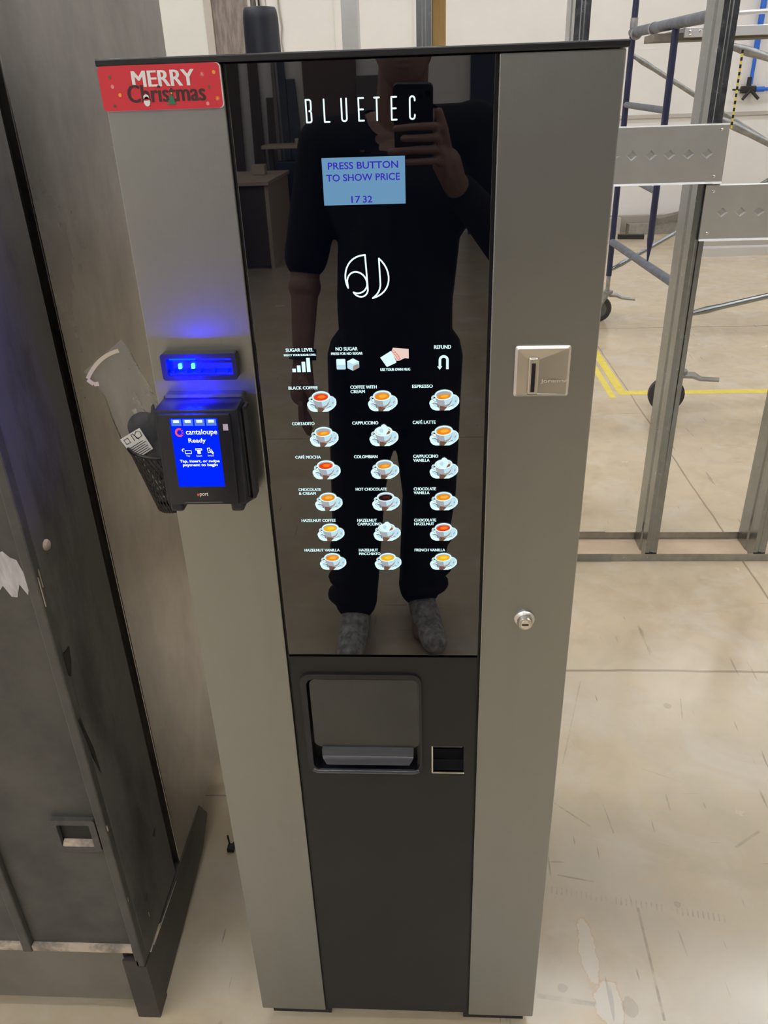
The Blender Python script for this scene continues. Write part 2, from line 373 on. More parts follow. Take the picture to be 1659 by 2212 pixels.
def tube(bm, pts, r, seg=12, mi=0, cap=True):
    pts = [Vector(p) for p in pts]
    rs = r if isinstance(r, (list, tuple)) else [r] * len(pts)
    t0 = (pts[1] - pts[0]).normalized()
    n = t0.orthogonal().normalized(); rings = []
    for i, p in enumerate(pts):
        t = ((pts[min(i + 1, len(pts) - 1)] - pts[max(i - 1, 0)])).normalized()
        n = (n - t * n.dot(t)).normalized(); bt = t.cross(n)
        rings.append([bm.verts.new(p + rs[i] * (math.cos(2 * math.pi * k / seg) * n + math.sin(2 * math.pi * k / seg) * bt)) for k in range(seg)])
    for a, b2 in zip(rings, rings[1:]):
        for k in range(seg):
            j = (k + 1) % seg
            bm.faces.new((a[k], a[j], b2[j], b2[k])).material_index = mi
    if cap:
        bm.faces.new(rings[0][::-1]).material_index = mi; bm.faces.new(rings[-1]).material_index = mi
def lathe(bm, prof, origin, axis='z', seg=24, mi=0):
    """prof: (radius, height) pairs along axis ('z' up or 'y' = towards -y)"""
    o = Vector(origin); rings = []
    for r, h in prof:
        ring = []
        for k in range(seg):
            a = 2 * math.pi * k / seg
            if axis == 'z': v = Vector((r * math.cos(a), r * math.sin(a), h))
            elif axis == 'x': v = Vector((h, r * math.cos(a), r * math.sin(a)))
            else: v = Vector((r * math.cos(a), -h, r * math.sin(a)))
            ring.append(bm.verts.new(o + v))
        rings.append(ring)
    for a, b2 in zip(rings, rings[1:]):
        for k in range(seg):
            j = (k + 1) % seg
            bm.faces.new((a[k], a[j], b2[j], b2[k])).material_index = mi
    bm.faces.new(rings[0][::-1]).material_index = mi; bm.faces.new(rings[-1]).material_index = mi
def ellipse(cx, cz, rx, rz, n=28, a0=0, a1=360, rot=0):
    out = []
    for i in range(n + (0 if a1 - a0 == 360 else 1)):
        a = math.radians(a0 + (a1 - a0) * i / n); x, z = rx * math.cos(a), rz * math.sin(a)
        out.append((cx + x * math.cos(rot) - z * math.sin(rot), cz + x * math.sin(rot) + z * math.cos(rot)))
    return out
def flat(bm, loop, y, mi=0): return poly(bm, [(x, y, z) for x, z in loop], mi)
def stroke(bm, pts, wd, y, mi=0, caps=True, closed=False):
    """flat ribbon of constant width in the x/z plane with round joints"""
    P = [Vector(p) for p in pts]
    if closed: P = P + [P[0]]
    k = 0
    for a, b2 in zip(P, P[1:]):
        d = (b2 - a)
        if d.length < 1e-9: continue
        d.normalize(); n = Vector((-d.y, d.x)) * wd / 2
        q = [a - n, b2 - n, b2 + n, a + n]; yy = y - 2e-6 * (k % 2); k += 1
        poly(bm, [(v.x, yy, v.y) for v in q], mi)
    if caps:
        for p in P: flat(bm, ellipse(p.x, p.y, wd / 2, wd / 2, 10), y - 4e-6, mi)
def text(bm, s, rect, y, mi=0, bold=0.0, keep=False, rot=0.0, place=None):
    cu = bpy.data.curves.new('txt', 'FONT'); cu.body = s; cu.size = 1.0; cu.offset = bold; cu.resolution_u = 3
    cu.fill_mode = 'FRONT' if hasattr(cu, 'fill_mode') else cu.fill_mode
    o = bpy.data.objects.new('txt', cu); COL.objects.link(o)
    dg = bpy.context.evaluated_depsgraph_get(); dg.update()
    me = bpy.data.meshes.new_from_object(o.evaluated_get(dg))
    xs = [v.co.x for v in me.vertices]; ys = [v.co.y for v in me.vertices]
    x0, x1, z0, z1 = rect; lx, hx, ly, hy = min(xs), max(xs), min(ys), max(ys)
    sx = (x1 - x0) / (hx - lx); sy = (z1 - z0) / (hy - ly)
    vs = []
    for v in me.vertices:
        px, pz = x0 + (v.co.x - lx) * sx, z0 + (v.co.y - ly) * sy
        vs.append(bm.verts.new(place(px, pz) if place else (px, y, pz)))
    for p in me.polygons:
        try: bm.faces.new([vs[i] for i in p.vertices]).material_index = mi
        except ValueError: pass
    bpy.data.objects.remove(o); bpy.data.curves.remove(cu); bpy.data.meshes.remove(me)
def btext(bm, s, rect, y, mi, d=0.00022):
    x0, x1, z0, z1 = rect
    for i, o_ in enumerate((-d, 0.0, d)): text(bm, s, (x0 + d + o_, x1 - d + o_, z0, z1), y - 3e-6 * i, mi, 0.0)
def cap(bm, p0, p1, r0, r1, seg=14):
    """tapered limb with round ends"""
    p0, p1 = Vector(p0), Vector(p1)
    d = (p1 - p0); n = 6; pts = []; rs = []
    u = d.normalized()
    for i in range(5):
        a = math.pi / 2 * (1 - i / 4); pts.append(p0 - u * r0 * math.sin(a)); rs.append(max(r0 * math.cos(a), r0 * 0.05))
    for i in range(5):
        a = math.pi / 2 * i / 4; pts.append(p1 + u * r1 * math.sin(a)); rs.append(max(r1 * math.cos(a), r1 * 0.05))
    tube(bm, pts, rs, seg)
def ball(bm, c, r, rot=None):
    r = r if isinstance(r, (tuple, list)) else (r, r, r)
    m = Matrix.Translation(c) @ (rot if rot else Matrix()) @ Matrix.Diagonal((*r, 1))
    bmesh.ops.create_icosphere(bm, subdivisions=3, radius=1.0, matrix=m)
def fused(bm, voxel, smooth=4):
    """one continuous skin grown over overlapping volumes"""
    me = bpy.data.meshes.new('tmp'); bm.to_mesh(me); bm.free()
    o = bpy.data.objects.new('tmp', me); COL.objects.link(o)
    r = o.modifiers.new('r', 'REMESH'); r.mode = 'VOXEL'; r.voxel_size = voxel; r.adaptivity = 0.0
    if smooth:
        s = o.modifiers.new('s', 'SMOOTH'); s.factor = 0.5; s.iterations = smooth
    dg = bpy.context.evaluated_depsgraph_get(); dg.update()
    out = bpy.data.meshes.new_from_object(o.evaluated_get(dg))
    b2 = bmesh.new(); b2.from_mesh(out)
    bpy.data.objects.remove(o); bpy.data.meshes.remove(me); bpy.data.meshes.remove(out)
    return b2

# ------------------------------------------------------------------ the hall
def structure(name, bm, m, label=None):
    o = obj(name, bm, m); o['kind'] = 'structure'
    if label: o['label'] = label
    return o
XL, XR, YN, YF, ZC = -8.0, 9.0, -10.4, 10.25, 6.0
b = BM(); box(b, XL, XR, YN, YF, -0.12, 0.0); structure('floor', b, 'floor', 'polished beige concrete floor with saw cuts and scuffs')
b = BM(); box(b, XL, XR, YN, YF, ZC, ZC + 0.1)
for k in range(7):
    y = -9 + 3 * k; box(b, XL, XR, y - 0.08, y + 0.08, ZC - 0.28, ZC)
structure('ceiling', b, 'ceiling', 'pale ceiling deck with beams high above')
b = BM(); box(b, XL, XR, YF, YF + 0.1, 0, ZC); structure('wall_back', b, 'wall', 'white far wall behind the scaffold')
b = BM(); box(b, XL, XR, YN - 0.1, YN, 0, ZC); structure('wall_front', b, 'wall', 'white wall behind the photographer')
b = BM(); box(b, XL - 0.1, XL, YN, YF, 0, ZC); structure('wall_left', b, 'wall', 'white wall on the left')
b = BM(); box(b, XR, XR + 0.1, YN, YF, 0, ZC); structure('wall_right', b, 'wall', 'white wall on the right')
b = BM(); box(b, 0.4, XR, YF - 0.03, YF, 1.325, 1.365); structure('trim_1', b, 'trim', 'thin grey rail along the far wall')
b = BM(); box(b, XL, XR, YF - 0.02, YF, 0.0, 0.09); structure('baseboard_back', b, 'trim', 'low grey base strip of the far wall')

# ceiling fixtures
fx = None
for ix in range(5):
    for iy, ly in enumerate((-7.6, -3.2, 0.6, 3.3, 7.8)):
        if ix >= 3 and iy == 0: continue
        loc = (-6.2 + 3.3 * ix, ly, ZC - 0.42)
        if ix <= 1 and iy <= 1 and fx is not None: dup(fx, (loc[0], loc[1] + 1.8, loc[2]))  # extra unseen lights, added at left rear to brighten the left steel panel
        if fx is None:
            fx = thing('ceiling_light', 'white linear ceiling light hanging high in the hall', 'ceiling light', loc, 'ceiling lights in rows above the hall')
            x, y, z = loc
            b = BM(); box(b, x - 1.22, x + 1.22, y - 0.075, y + 0.075, z + 0.015, z + 0.075, 0.006); obj('housing', b, 'lamp_body', fx)
            b = BM(); box(b, x - 1.2, x + 1.2, y - 0.065, y + 0.065, z, z + 0.014); obj('diffuser', b, 'lamp', fx)
            for dx in (-0.5, 0.5):
                b = BM(); tube(b, [(x + dx, y, z + 0.075), (x + dx, y, ZC)], 0.004, 6); obj('hanger', b, 'galv', fx)
        else:
            dup(fx, loc)

# ------------------------------------------------------------------ coffee machine
W2, GL, GR = 0.270, -0.1385, 0.1400
cm = thing('coffee_machine', 'tall coffee vending machine with brushed steel sides and a lit black glass menu', 'vending machine', (0, 0.3, 0))
b = BM(); box(b, -W2 + 0.002, W2 - 0.002, 0.028, 0.62, 0.05, 1.698); obj('cabinet', b, 'lid_black', cm)
b = BM(); box(b, -W2 - 0.003, W2 + 0.003, -0.004, 0.625, 1.7005, 1.7075, 0.0015); obj('lid', b, 'lid_black', cm)
def side_panel(x0, x1, lab):
    b = BM(); box(b, x0, x1, -0.001, 0.030, 0.045, 1.6995, 0.0015); return obj('side_panel', b, 'steel', cm, label=lab)
side_panel(-W2, GL - 0.0035, 'left brushed steel panel with the payment units')
side_panel(GR + 0.0035, W2, 'right brushed steel panel with coin slot and lock')
for q_ in ((GL - 0.003, GL, 0.045, 1.6995), (GR, GR + 0.003, 0.045, 1.6995), (GL, GR, 0.9335, 0.9375)):
    b = BM(); box(b, q_[0], q_[1], 0.004, 0.028, q_[2], q_[3]); obj('seam', b, 'black_gap', cm)
for xa, xb in ((-W2 + 0.015, -0.135), (0.135, W2 - 0.015)):
    for ya, yb in ((0.02, 0.09), (0.5, 0.59)):
        b = BM(); box(b, xa, xb, ya, yb, 0.0, 0.05); obj('foot', b, 'black', cm)
gp = BM(); box(gp, GL, GR, 0.0005, 0.027, 0.9375, 1.6995, 0.0008); gp = obj('glass_panel', gp, 'glass', cm, label='glossy black glass front with backlit menu')
YG = -0.0003
# brand lettering in thin tall strokes
b = BM(); sw = 0.00165
LET = {'B': (-0.0544,), 'L': (-0.0354,), 'U': (-0.0170,), 'E': (0.0010,), 'T': (0.0175,), 'E2': (0.0355,), 'C': (0.0546,)}
zt, zb_, hw = 1.6636, 1.6424, 0.0026
def arc(cx, cz, r, a0, a1, n=6, rz=None): return ellipse(cx, cz, r, rz or r, n, a0, a1)
for k, (cx,) in LET.items():
    ch = k[0]; l, r_ = cx - hw, cx + hw; zm = (zt + zb_) / 2
    if ch == 'B':
        stroke(b, [(l, zb_), (l, zt), (cx, zt)] + arc(cx + 0.0006, zt - 0.002, 0.002, 90, 0) + arc(cx + 0.0006, zm + 0.002, 0.002, 0, -90) + arc(cx + 0.0006, zm - 0.002, 0.002, 90, 0) + arc(cx + 0.0006, zb_ + 0.002, 0.002, 0, -90) + [(l, zb_)], sw, YG)
    elif ch == 'L': stroke(b, [(l, zt), (l, zb_), (r_, zb_)], sw, YG)
    elif ch == 'U': stroke(b, [(l, zt)] + arc(cx, zb_ + 0.0026, 0.0026, 180, 360, 8) + [(r_, zt)], sw, YG)
    elif ch == 'E': stroke(b, [(r_, zt), (l, zt), (l, zb_), (r_, zb_)], sw, YG); stroke(b, [(l, zm), (r_ - 0.0006, zm)], sw, YG)
    elif ch == 'T': stroke(b, [(l, zt), (r_, zt)], sw, YG); stroke(b, [(cx, zt), (cx, zb_)], sw, YG)
    elif ch == 'C': stroke(b, [(r_, zt - 0.004)] + arc(cx, zt - 0.0026, 0.0026, 0, 180, 8) + arc(cx, zb_ + 0.0026, 0.0026, 180, 360, 8) + [(r_, zb_ + 0.004)], sw, YG)
obj('brand_lettering', b, [G['logo']], gp, label='lit white spaced brand lettering')
# emblem: traced in crop units, scaled to its size on the glass
b = BM()
def em(u, v): return (-0.0254 + (u - 215) / (1400 - 215) * 0.0508, 1.5066 - (v - 145) / (1335 - 145) * 0.0496)
def bez(p0, p1, p2, p3, n=12):
    return [tuple((1 - t) ** 3 * a + 3 * (1 - t) ** 2 * t * q + 3 * (1 - t) * t * t * c_ + t ** 3 * d for a, q, c_, d in zip(p0, p1, p2, p3)) for t in [i / n for i in range(n + 1)]]
ew = 0.0018
out = [bez((290, 1035), (140, 740), (240, 180), (780, 162)), [(780, 162), (815, 920), (820, 1120)], bez((820, 1120), (770, 1340), (520, 1330), (430, 1160)),
       bez((430, 1160), (600, 1245), (800, 1130), (808, 930)), bez((808, 930), (780, 560), (320, 470), (270, 850)) + [(290, 1035)],
       [(1145, 265), (1165, 960)], bez((1165, 960), (1150, 1150), (1060, 1240), (945, 1330)), bez((945, 1330), (1520, 1180), (1490, 560), (1145, 265))]
for o_ in out: stroke(b, [em(*p) for p in o_], ew, YG)
obj('emblem', b, [G['logo']], gp, label='lit white line emblem of a cup and leaf curve')
# LCD
b = BM(); flat(b, [(-0.044, 1.5595), (0.046, 1.5595), (0.046, 1.6075), (-0.044, 1.6075)], -0.0002, 0)
text(b, 'PRESS BUTTON', (-0.0376, 0.0386, 1.5958, 1.6030), -0.0005, 1, 0.016)
text(b, 'TO SHOW PRICE', (-0.0399, 0.0403, 1.5838, 1.5910), -0.0005, 1, 0.016)
text(b, '17', (-0.0137, -0.0036, 1.5614, 1.5686), -0.0005, 1, 0.016); text(b, '32', (-0.0010, 0.0094, 1.5614, 1.5686), -0.0005, 1, 0.016)
obj('display_screen', b, ['lcd', 'lcd_ink'], gp, label='pale blue lit display with blue writing')

# menu buttons
PAL = ['white', 'cool', 'grey', 'shade', 'warm', 'brown', 'choc', 'lemon']
def cup_picture(bm, rect, kind):
    x0, x1, z0, z1 = rect
    def T(u, v): return (x0 + (u - 265) / 755 * (x1 - x0), z1 - (v - 305) / 523 * (z1 - z0))
    def E(cu, cv, ru, rv, rot=0, a0=0, a1=360, n=28): return [T(cu + x, cv + y) for x, y in ellipse(0, 0, ru, rv, n, a0, a1, rot)][::-1]
    lay = [0]
    def F(loop, mi):
        lay[0] += 1; flat(bm, loop, YG - 2.0e-5 * lay[0], mi)
    PL = [T(u, v) for u, v in [(265, 650), (275, 600), (310, 560), (400, 520), (500, 470), (700, 430), (860, 420), (950, 450), (1010, 510), (1022, 580), (1015, 650), (960, 720), (880, 780), (780, 828), (430, 828), (350, 800), (300, 750)]]
    F(PL[::-1], 0)                                            # saucer
    F(E(885, 600, 95, 150, 0.35), 1)                          # saucer well shade
    F([T(u, v) for u, v in [(330, 640), (400, 625), (470, 650), (510, 700), (520, 770), (440, 720)]][::-1], 3)
    F([T(u, v) for u, v in [(345, 655), (400, 645), (455, 680), (470, 720), (420, 740), (380, 700)]][::-1], 1)
    # handle
    for wd, mi in ((46, 0), (16, 2)):
        pts = bez((440, 470), (300, 430), (310, 580), (450, 605), 10)
        lay[0] += 1
        stroke(bm, [T(*p) for p in pts], wd / 755 * (x1 - x0), YG - 2.0e-5 * lay[0], mi)
    # bowl
    F([T(u, v) for u, v in [(402, 450), (430, 560), (470, 650), (520, 720), (525, 828), (650, 828), (720, 740), (790, 680), (840, 590), (862, 450)]][::-1], 4)
    F([T(u, v) for u, v in [(402, 450), (425, 540), (480, 660), (560, 705), (690, 690), (700, 560)]][::-1], 2)
    F([T(u, v) for u, v in [(640, 560), (660, 700), (760, 660), (835, 570), (860, 460), (800, 520)]][::-1], 1)
    F([T(u, v) for u, v in [(525, 710), (530, 828), (640, 828), (720, 750), (640, 725)]][::-1], 5)
    # spoon
    F([T(u, v) for u, v in [(640, 828), (700, 828), (760, 760), (900, 690), (890, 680), (750, 715)]][::-1], 0)
    F([T(u, v) for u, v in [(690, 800), (750, 745), (890, 690), (870, 680), (760, 722)]][::-1], 3)
    F(E(930, 600, 16, 36, 0.45), 2)
    # rim, inside, coffee
    F(E(634, 437, 236, 132, -0.06), 0)
    F(E(632, 445, 200, 103, -0.06), 1)
    F(E(632, 425, 190, 80, -0.06), 2)
    if kind in ('red', 'orange', 'yellow', 'dark', 'low'):
        if kind == 'low': F(E(632, 478, 172, 62, -0.12), 8); F(E(650, 468, 100, 34, -0.12), 9)
        else: F(E(634, 455, 186, 86, -0.08), 8); F(E(655, 445, 105, 42, -0.1), 9)
    else:
        F(E(630, 450, 190, 90, -0.06), 7)
        F([T(u, v) for u, v in [(650, 380), (740, 390), (815, 450), (790, 500), (680, 530)]][::-1], 6)
        F([T(u, v) for u, v in [(450, 430), (480, 360), (560, 330), (600, 270), (660, 250), (720, 290), (750, 350), (770, 420), (720, 490), (690, 560), (610, 560), (540, 520), (480, 500)]][::-1], 0)
        F([T(u, v) for u, v in [(520, 400), (600, 350), (640, 400), (620, 480), (560, 470)]][::-1], 1)
CX = (-0.0627, 0.0134, 0.0894); CZ = (1.3314, 1.2843, 1.2381, 1.1916, 1.1452, 1.0989)
TX = (-0.1023, -0.0260, 0.0501)
MENU = [('black coffee', 0, 0, 'red', [('BLACK COFFEE', 0.0365)]), ('coffee with cream', 1, 0, 'orange', [('COFFEE WITH', 0.0328), ('CREAM', 0.0179)]), ('espresso', 2, 0, 'low', [('ESPRESSO', 0.0254)]),
        ('cortadito', 0, 1, 'low', [('CORTADITO', 0.0287)]), ('cappuccino', 1, 1, 'foam', [('CAPPUCCINO', 0.0331)]), ('latte', 2, 1, 'orange', [('CAFÉ LATTE', 0.0289)]),
        ('mocha', 0, 2, 'red', [('CAFÉ MOCHA', 0.0332)]), ('colombian', 1, 2, 'low', [('COLOMBIAN', 0.0305)]), ('cappuccino vanilla', 2, 2, 'foam', [('CAPPUCCINO', 0.0321), ('VANILLA', 0.0211)]),
        ('chocolate and cream', 0, 3, 'orange', [('CHOCOLATE', 0.0300), ('& CREAM', 0.0226)]), ('hot chocolate', 1, 3, 'dark', [('HOT CHOCOLATE', 0.0412)]), ('chocolate vanilla', 2, 3, 'orange', [('CHOCOLATE', 0.0294), ('VANILLA', 0.0208)]),
        ('hazelnut coffee', 0, 4, 'yellow', [('HAZELNUT COFFEE', 0.0462)]), ('hazelnut cappuccino', 1, 4, 'foam', [('HAZELNUT', 0.0264), ('CAPPUCCINO', 0.0325)]), ('chocolate hazelnut', 2, 4, 'red', [('CHOCOLATE', 0.0295), ('HAZELNUT', 0.0269)]),
        ('hazelnut vanilla', 0, 5, 'orange', [('HAZELNUT VANILLA', 0.0486)]), ('hazelnut macchiato', 1, 5, 'yellow', [('HAZELNUT', 0.0265), ('MACCHIATO', 0.0295)]), ('french vanilla', 2, 5, 'yellow', [('FRENCH VANILLA', 0.0417)])]
LIQ = {'red': ('red', 'redlt'), 'orange': ('orange', 'orangelt'), 'low': ('orange', 'orangelt'), 'yellow': ('yellow', 'yellowlt'), 'dark': ('dark', 'darklt'), 'foam': ('choc', 'lemon')}
for nm, c_, r_, kind, caps in MENU:
    b = BM()
    cx, cz = CX[c_], CZ[r_]
    cup_picture(b, (cx - 0.0184, cx + 0.0184, cz - 0.0135, cz + 0.0135), kind)
    for i, (s, wd) in enumerate(caps):
        top = cz + 0.0201 - 0.0057 * i; x0 = TX[c_] + 0.0004 * (c_ == 0) * (r_ - 1) * 0.9
        btext(b, s, (x0, x0 + wd, top - 0.0041, top + (0.0012 if 'É' in s else 0)), YG, 10)
    col = {'red': 'red', 'orange': 'orange', 'low': 'small amber', 'yellow': 'yellow', 'dark': 'near black', 'foam': 'foam topped'}[kind]
    obj('menu_button', b, [G[p] for p in PAL] + [G[q] for q in LIQ[kind]] + [G['white']], gp, label=f'lit {nm} button, cup with {col} drink')
b = BM(); btext(b, 'SUGAR LEVEL', (-0.1019, -0.0679, 1.3950, 1.3993), YG, 0); btext(b, 'SELECT YOUR SUGAR LEVEL', (-0.1048, -0.0652, 1.3898, 1.3922), YG, 0)
for i, h in enumerate((0.0045, 0.0085, 0.0130, 0.0178)):
    x0 = -0.0958 + i * 0.0060; flat(b, [(x0, 1.3695), (x0 + 0.0044, 1.3695), (x0 + 0.0044, 1.3695 + h), (x0, 1.3695 + h)], YG)
obj('menu_button', b, [G['white']], gp, label='sugar level button with four rising bars')
b = BM(); btext(b, 'NO SUGAR', (-0.0413, -0.0146, 1.3955, 1.3998), YG, 0); btext(b, 'PRESS FOR NO SUGAR', (-0.0471, -0.0087, 1.3903, 1.3934), YG, 0)
flat(b, rr(-0.0413, -0.0301, 1.3722, 1.3852, 0.0012, 3), YG, 1); flat(b, [(-0.0408, 1.3780), (-0.0305, 1.3780), (-0.0305, 1.3846), (-0.0408, 1.3846)], YG - 3e-5, 0)
hx = [(-0.0282, 1.3737), (-0.0214, 1.3703), (-0.0136, 1.3742), (-0.0136, 1.3818), (-0.0209, 1.3858), (-0.0282, 1.3822)]
flat(b, hx, YG, 1); flat(b, [hx[5], (-0.0209, 1.3788), hx[3], hx[4]], YG - 3e-5, 0); flat(b, [hx[1], hx[2], (-0.0145, 1.3790), (-0.0209, 1.3765)], YG - 3e-5, 2)
obj('menu_button', b, [G['white'], G['cool'], G['warm']], gp, label='no sugar button with two sugar cubes')
b = BM(); btext(b, 'USE YOUR OWN MUG', (0.0118, 0.0482, 1.3695, 1.3728), YG, 0)
mg = [(0.0122, 1.3862), (0.0195, 1.3749), (0.0202, 1.3745), (0.0312, 1.3795), (0.0316, 1.3805), (0.0262, 1.3937), (0.0250, 1.3940)]
flat(b, mg, YG, 0)
flat(b, [(0.0258, 1.3932), (0.0320, 1.3818), (0.0355, 1.3822), (0.0420, 1.3852), (0.0466, 1.3845), (0.0466, 1.3962), (0.0278, 1.3980)], YG - 2e-5, 1)
for i, (px_, pz) in enumerate(((0.0290, 1.3930), (0.0310, 1.3903), (0.0328, 1.3880), (0.0342, 1.3853))): flat(b, ellipse(px_, pz, 0.0026, 0.0017, 14, rot=-0.5), YG - 4e-5 - 1e-5 * i, 2)
for i, (px_, pz) in enumerate(((0.0287, 1.3933), (0.0307, 1.3906), (0.0325, 1.3882), (0.0339, 1.3855))): flat(b, ellipse(px_, pz, 0.0016, 0.0009, 12, rot=-0.5), YG - 8e-5, 1)
obj('menu_button', b, [G['white'], G['skin'], G['skinr']], gp, label='own mug button with a hand tilting a mug')
b = BM(); btext(b, 'REFUND', (0.0769, 0.0973, 1.3958, 1.4002), YG, 0)
stroke(b, [(0.0930, 1.3706), (0.0930, 1.3810)] + arc(0.0885, 1.3820, 0.0045, 0, 180, 10) + [(0.0840, 1.3745)], 0.0031, YG, 0, caps=False)
for t in arc(0.0885, 1.3820, 0.0045, 0, 180, 10): flat(b, ellipse(t[0], t[1], 0.00155, 0.00155, 12), YG - 6e-6, 0)
flat(b, [(0.0838, 1.3700), (0.0869, 1.3742), (0.0807, 1.3742)], YG, 0)
obj('menu_button', b, [G['white']], gp, label='refund button with a U turn arrow')

# lower black panel with cup station
CO = rr(-0.1255, 0.0575, 0.700, 0.903, 0.016); RE = rr(0.0725, 0.1250, 0.7025, 0.7600, 0.0015)
b = BM()
def plate_with_holes(bm, x0, x1, z0, z1, y, holes, depth_sides=0.022):
    """grid plate skipping the hole rectangles, front at y"""
    xs = sorted({x0, x1} | {h[0] for h in holes} | {h[1] for h in holes}); zs = sorted({z0, z1} | {h[2] for h in holes} | {h[3] for h in holes})
    for xa, xb in zip(xs, xs[1:]):
        for za, zb in zip(zs, zs[1:]):
            mx, mz = (xa + xb) / 2, (za + zb) / 2
            if any(h[0] < mx < h[1] and h[2] < mz < h[3] for h in holes): continue
            poly(bm, [(xa, y, za), (xb, y, za), (xb, y, zb), (xa, y, zb)])
    for h in holes:
        yb = y + depth_sides
        poly(bm, [(h[0], y, h[2]), (h[0], y, h[3]), (h[0], yb, h[3]), (h[0], yb, h[2])]); poly(bm, [(h[1], y, h[3]), (h[1], y, h[2]), (h[1], yb, h[2]), (h[1], yb, h[3])])
        poly(bm, [(h[0], y, h[3]), (h[1], y, h[3]), (h[1], yb, h[3]), (h[0], yb, h[3])]); poly(bm, [(h[1], y, h[2]), (h[0], y, h[2]), (h[0], yb, h[2]), (h[1], yb, h[2])])
plate_with_holes(b, GL, GR, 0.050, 0.9335, 0.0005, [(-0.118, 0.050, 0.708, 0.896), (0.0745, 0.1232, 0.7045, 0.7582)], 0.024)
poly(b, [(GL, 0.0005, 0.05), (GL, 0.027, 0.05), (GR, 0.027, 0.05), (GR, 0.0005, 0.05)])
lp = obj('lower_panel', b, 'black_powder', cm, label='matte black lower front panel')
cs = BM(); frame(cs, CO, rr(-0.1165, 0.0535, 0.709, 0.8945, 0.013), -0.0035, 0.004, y_in=0.022); cs = obj('cup_station', cs, 'black_plastic', cm, True, label='black rounded surround of the cup outlet')
b = BM(); box(b, -0.116, 0.053, 0.0205, 0.0235, 0.709, 0.896); obj('recess', b, 'black_powder', cs); b = BM(); box(b, -0.06, -0.045, 0.012, 0.0205, 0.80, 0.895); obj('spout', b, 'black', cs)
b = BM(); slab(b, rr(-0.1125, 0.0545, 0.756, 0.8925, 0.012), -0.0015, 0.0015, grow=0.0008); obj('flap', b, 'flap', cs, label='smoky see-through flap over the cup outlet')
b = BM()
prof = [(-0.002, 0.7575), (-0.0075, 0.7555), (-0.0095, 0.7500), (-0.0100, 0.7455), (-0.0135, 0.7425), (-0.0145, 0.7385), (-0.0150, 0.7340), (-0.0158, 0.7328), (-0.0140, 0.7322), (-0.0090, 0.7360), (-0.003, 0.7480)]
L0, L1 = [], []
for (y, z) in prof: k_ = max(0.0, (0.745 - z)) * 0.55; L0.append(b.verts.new((-0.100 + k_, y, z))); L1.append(b.verts.new((0.044 - k_, y, z)))
for i in range(len(prof)):
    j = (i + 1) % len(prof); b.faces.new((L0[i], L0[j], L1[j], L1[i]))
b.faces.new(L0[::-1]); b.faces.new(L1); bmesh.ops.recalc_face_normals(b, faces=b.faces[:]); obj('flap_handle', b, 'lip', cs, True, label='grey pull lip of the flap')
b = BM(); tube(b, [(-0.118, -0.0015, 0.7080), (-0.110, -0.0025, 0.7055), (0.044, -0.0025, 0.7055), (0.053, -0.0015, 0.7080)], 0.0042, 14); obj('drip_ledge', b, 'lip', cs, True)
b = BM(); frame(b, RE, rr(0.0740, 0.1235, 0.7040, 0.7588, 0.001), 0.0002, 0.003, y_in=0.028); cr = obj('coin_return', b, 'black_plastic', cm, label='square coin return cup with bright chrome edges')
b = BM(); box(b, 0.0722, 0.0746, -0.0012, 0.004, 0.7025, 0.7600, 0.0006); obj('edge_strip', b, 'chrome', cr); b = BM(); box(b, 0.0730, 0.1245, -0.0014, 0.004, 0.7015, 0.7045, 0.0006); obj('edge_strip', b, 'chrome', cr)
b = BM(); box(b, 0.0745, 0.1232, 0.0265, 0.028, 0.7045, 0.7582); obj('cup_back', b, 'glass', cr)

# coin slot plate
x0, x1, z0, z1 = 0.173, 0.2385, 0.3365 + 1.0, 1.399
b = BM()
def dish(bm):
    o = rr(x0, x1, z0, z1, 0.003, 4); n = len(o)
    cx, cz = 0.1955, 1.3595
    def ringp(loop, y): return [bm.verts.new((px_, y, pz)) for px_, pz in loop]
    r0 = ringp(o, -0.001); r1 = ringp(o, -0.005)
    mid = rr(x0 + 0.003, x1 - 0.003, z0 + 0.003, z1 - 0.003, 0.002, 4); r2 = ringp(mid, -0.0072)
    inn = [(cx + (0.0055 if px_ > (x0 + x1) / 2 else -0.0055), 1.3815 if pz > cz else 1.3385) for px_, pz in o]
    r3 = ringp([(a + 1e-5 * i, c2) for i, (a, c2) in enumerate(inn)], -0.0045)
    for a, c2 in ((r0, r1), (r1, r2), (r2, r3)):
        for i in range(n):
            j = (i + 1) % n; bm.faces.new((a[j], a[i], c2[i], c2[j]))
    bmesh.ops.recalc_face_normals(bm, faces=bm.faces[:])
dish(b); csl = obj('coin_slot', b, 'nickel', cm, label='satin nickel plate with a vertical coin slit')
b = BM(); box(b, 0.1892, 0.2020, -0.0075, -0.001, 1.3395, 1.3850, 0.002)
obj('slot_guide', b, 'nickel', csl)
b = BM(); box(b, 0.1930, 0.1978, -0.0081, -0.006, 1.3425, 1.3785, 0.0006); obj('slit', b, 'black_gap', csl)
b = BM(); text(b, 'Joremar', (0.2045, 0.2365, 1.3530, 1.3590), -0.0076, 0, 0.02); obj('maker_lettering', b, 'chrome', csl, label='raised maker lettering')
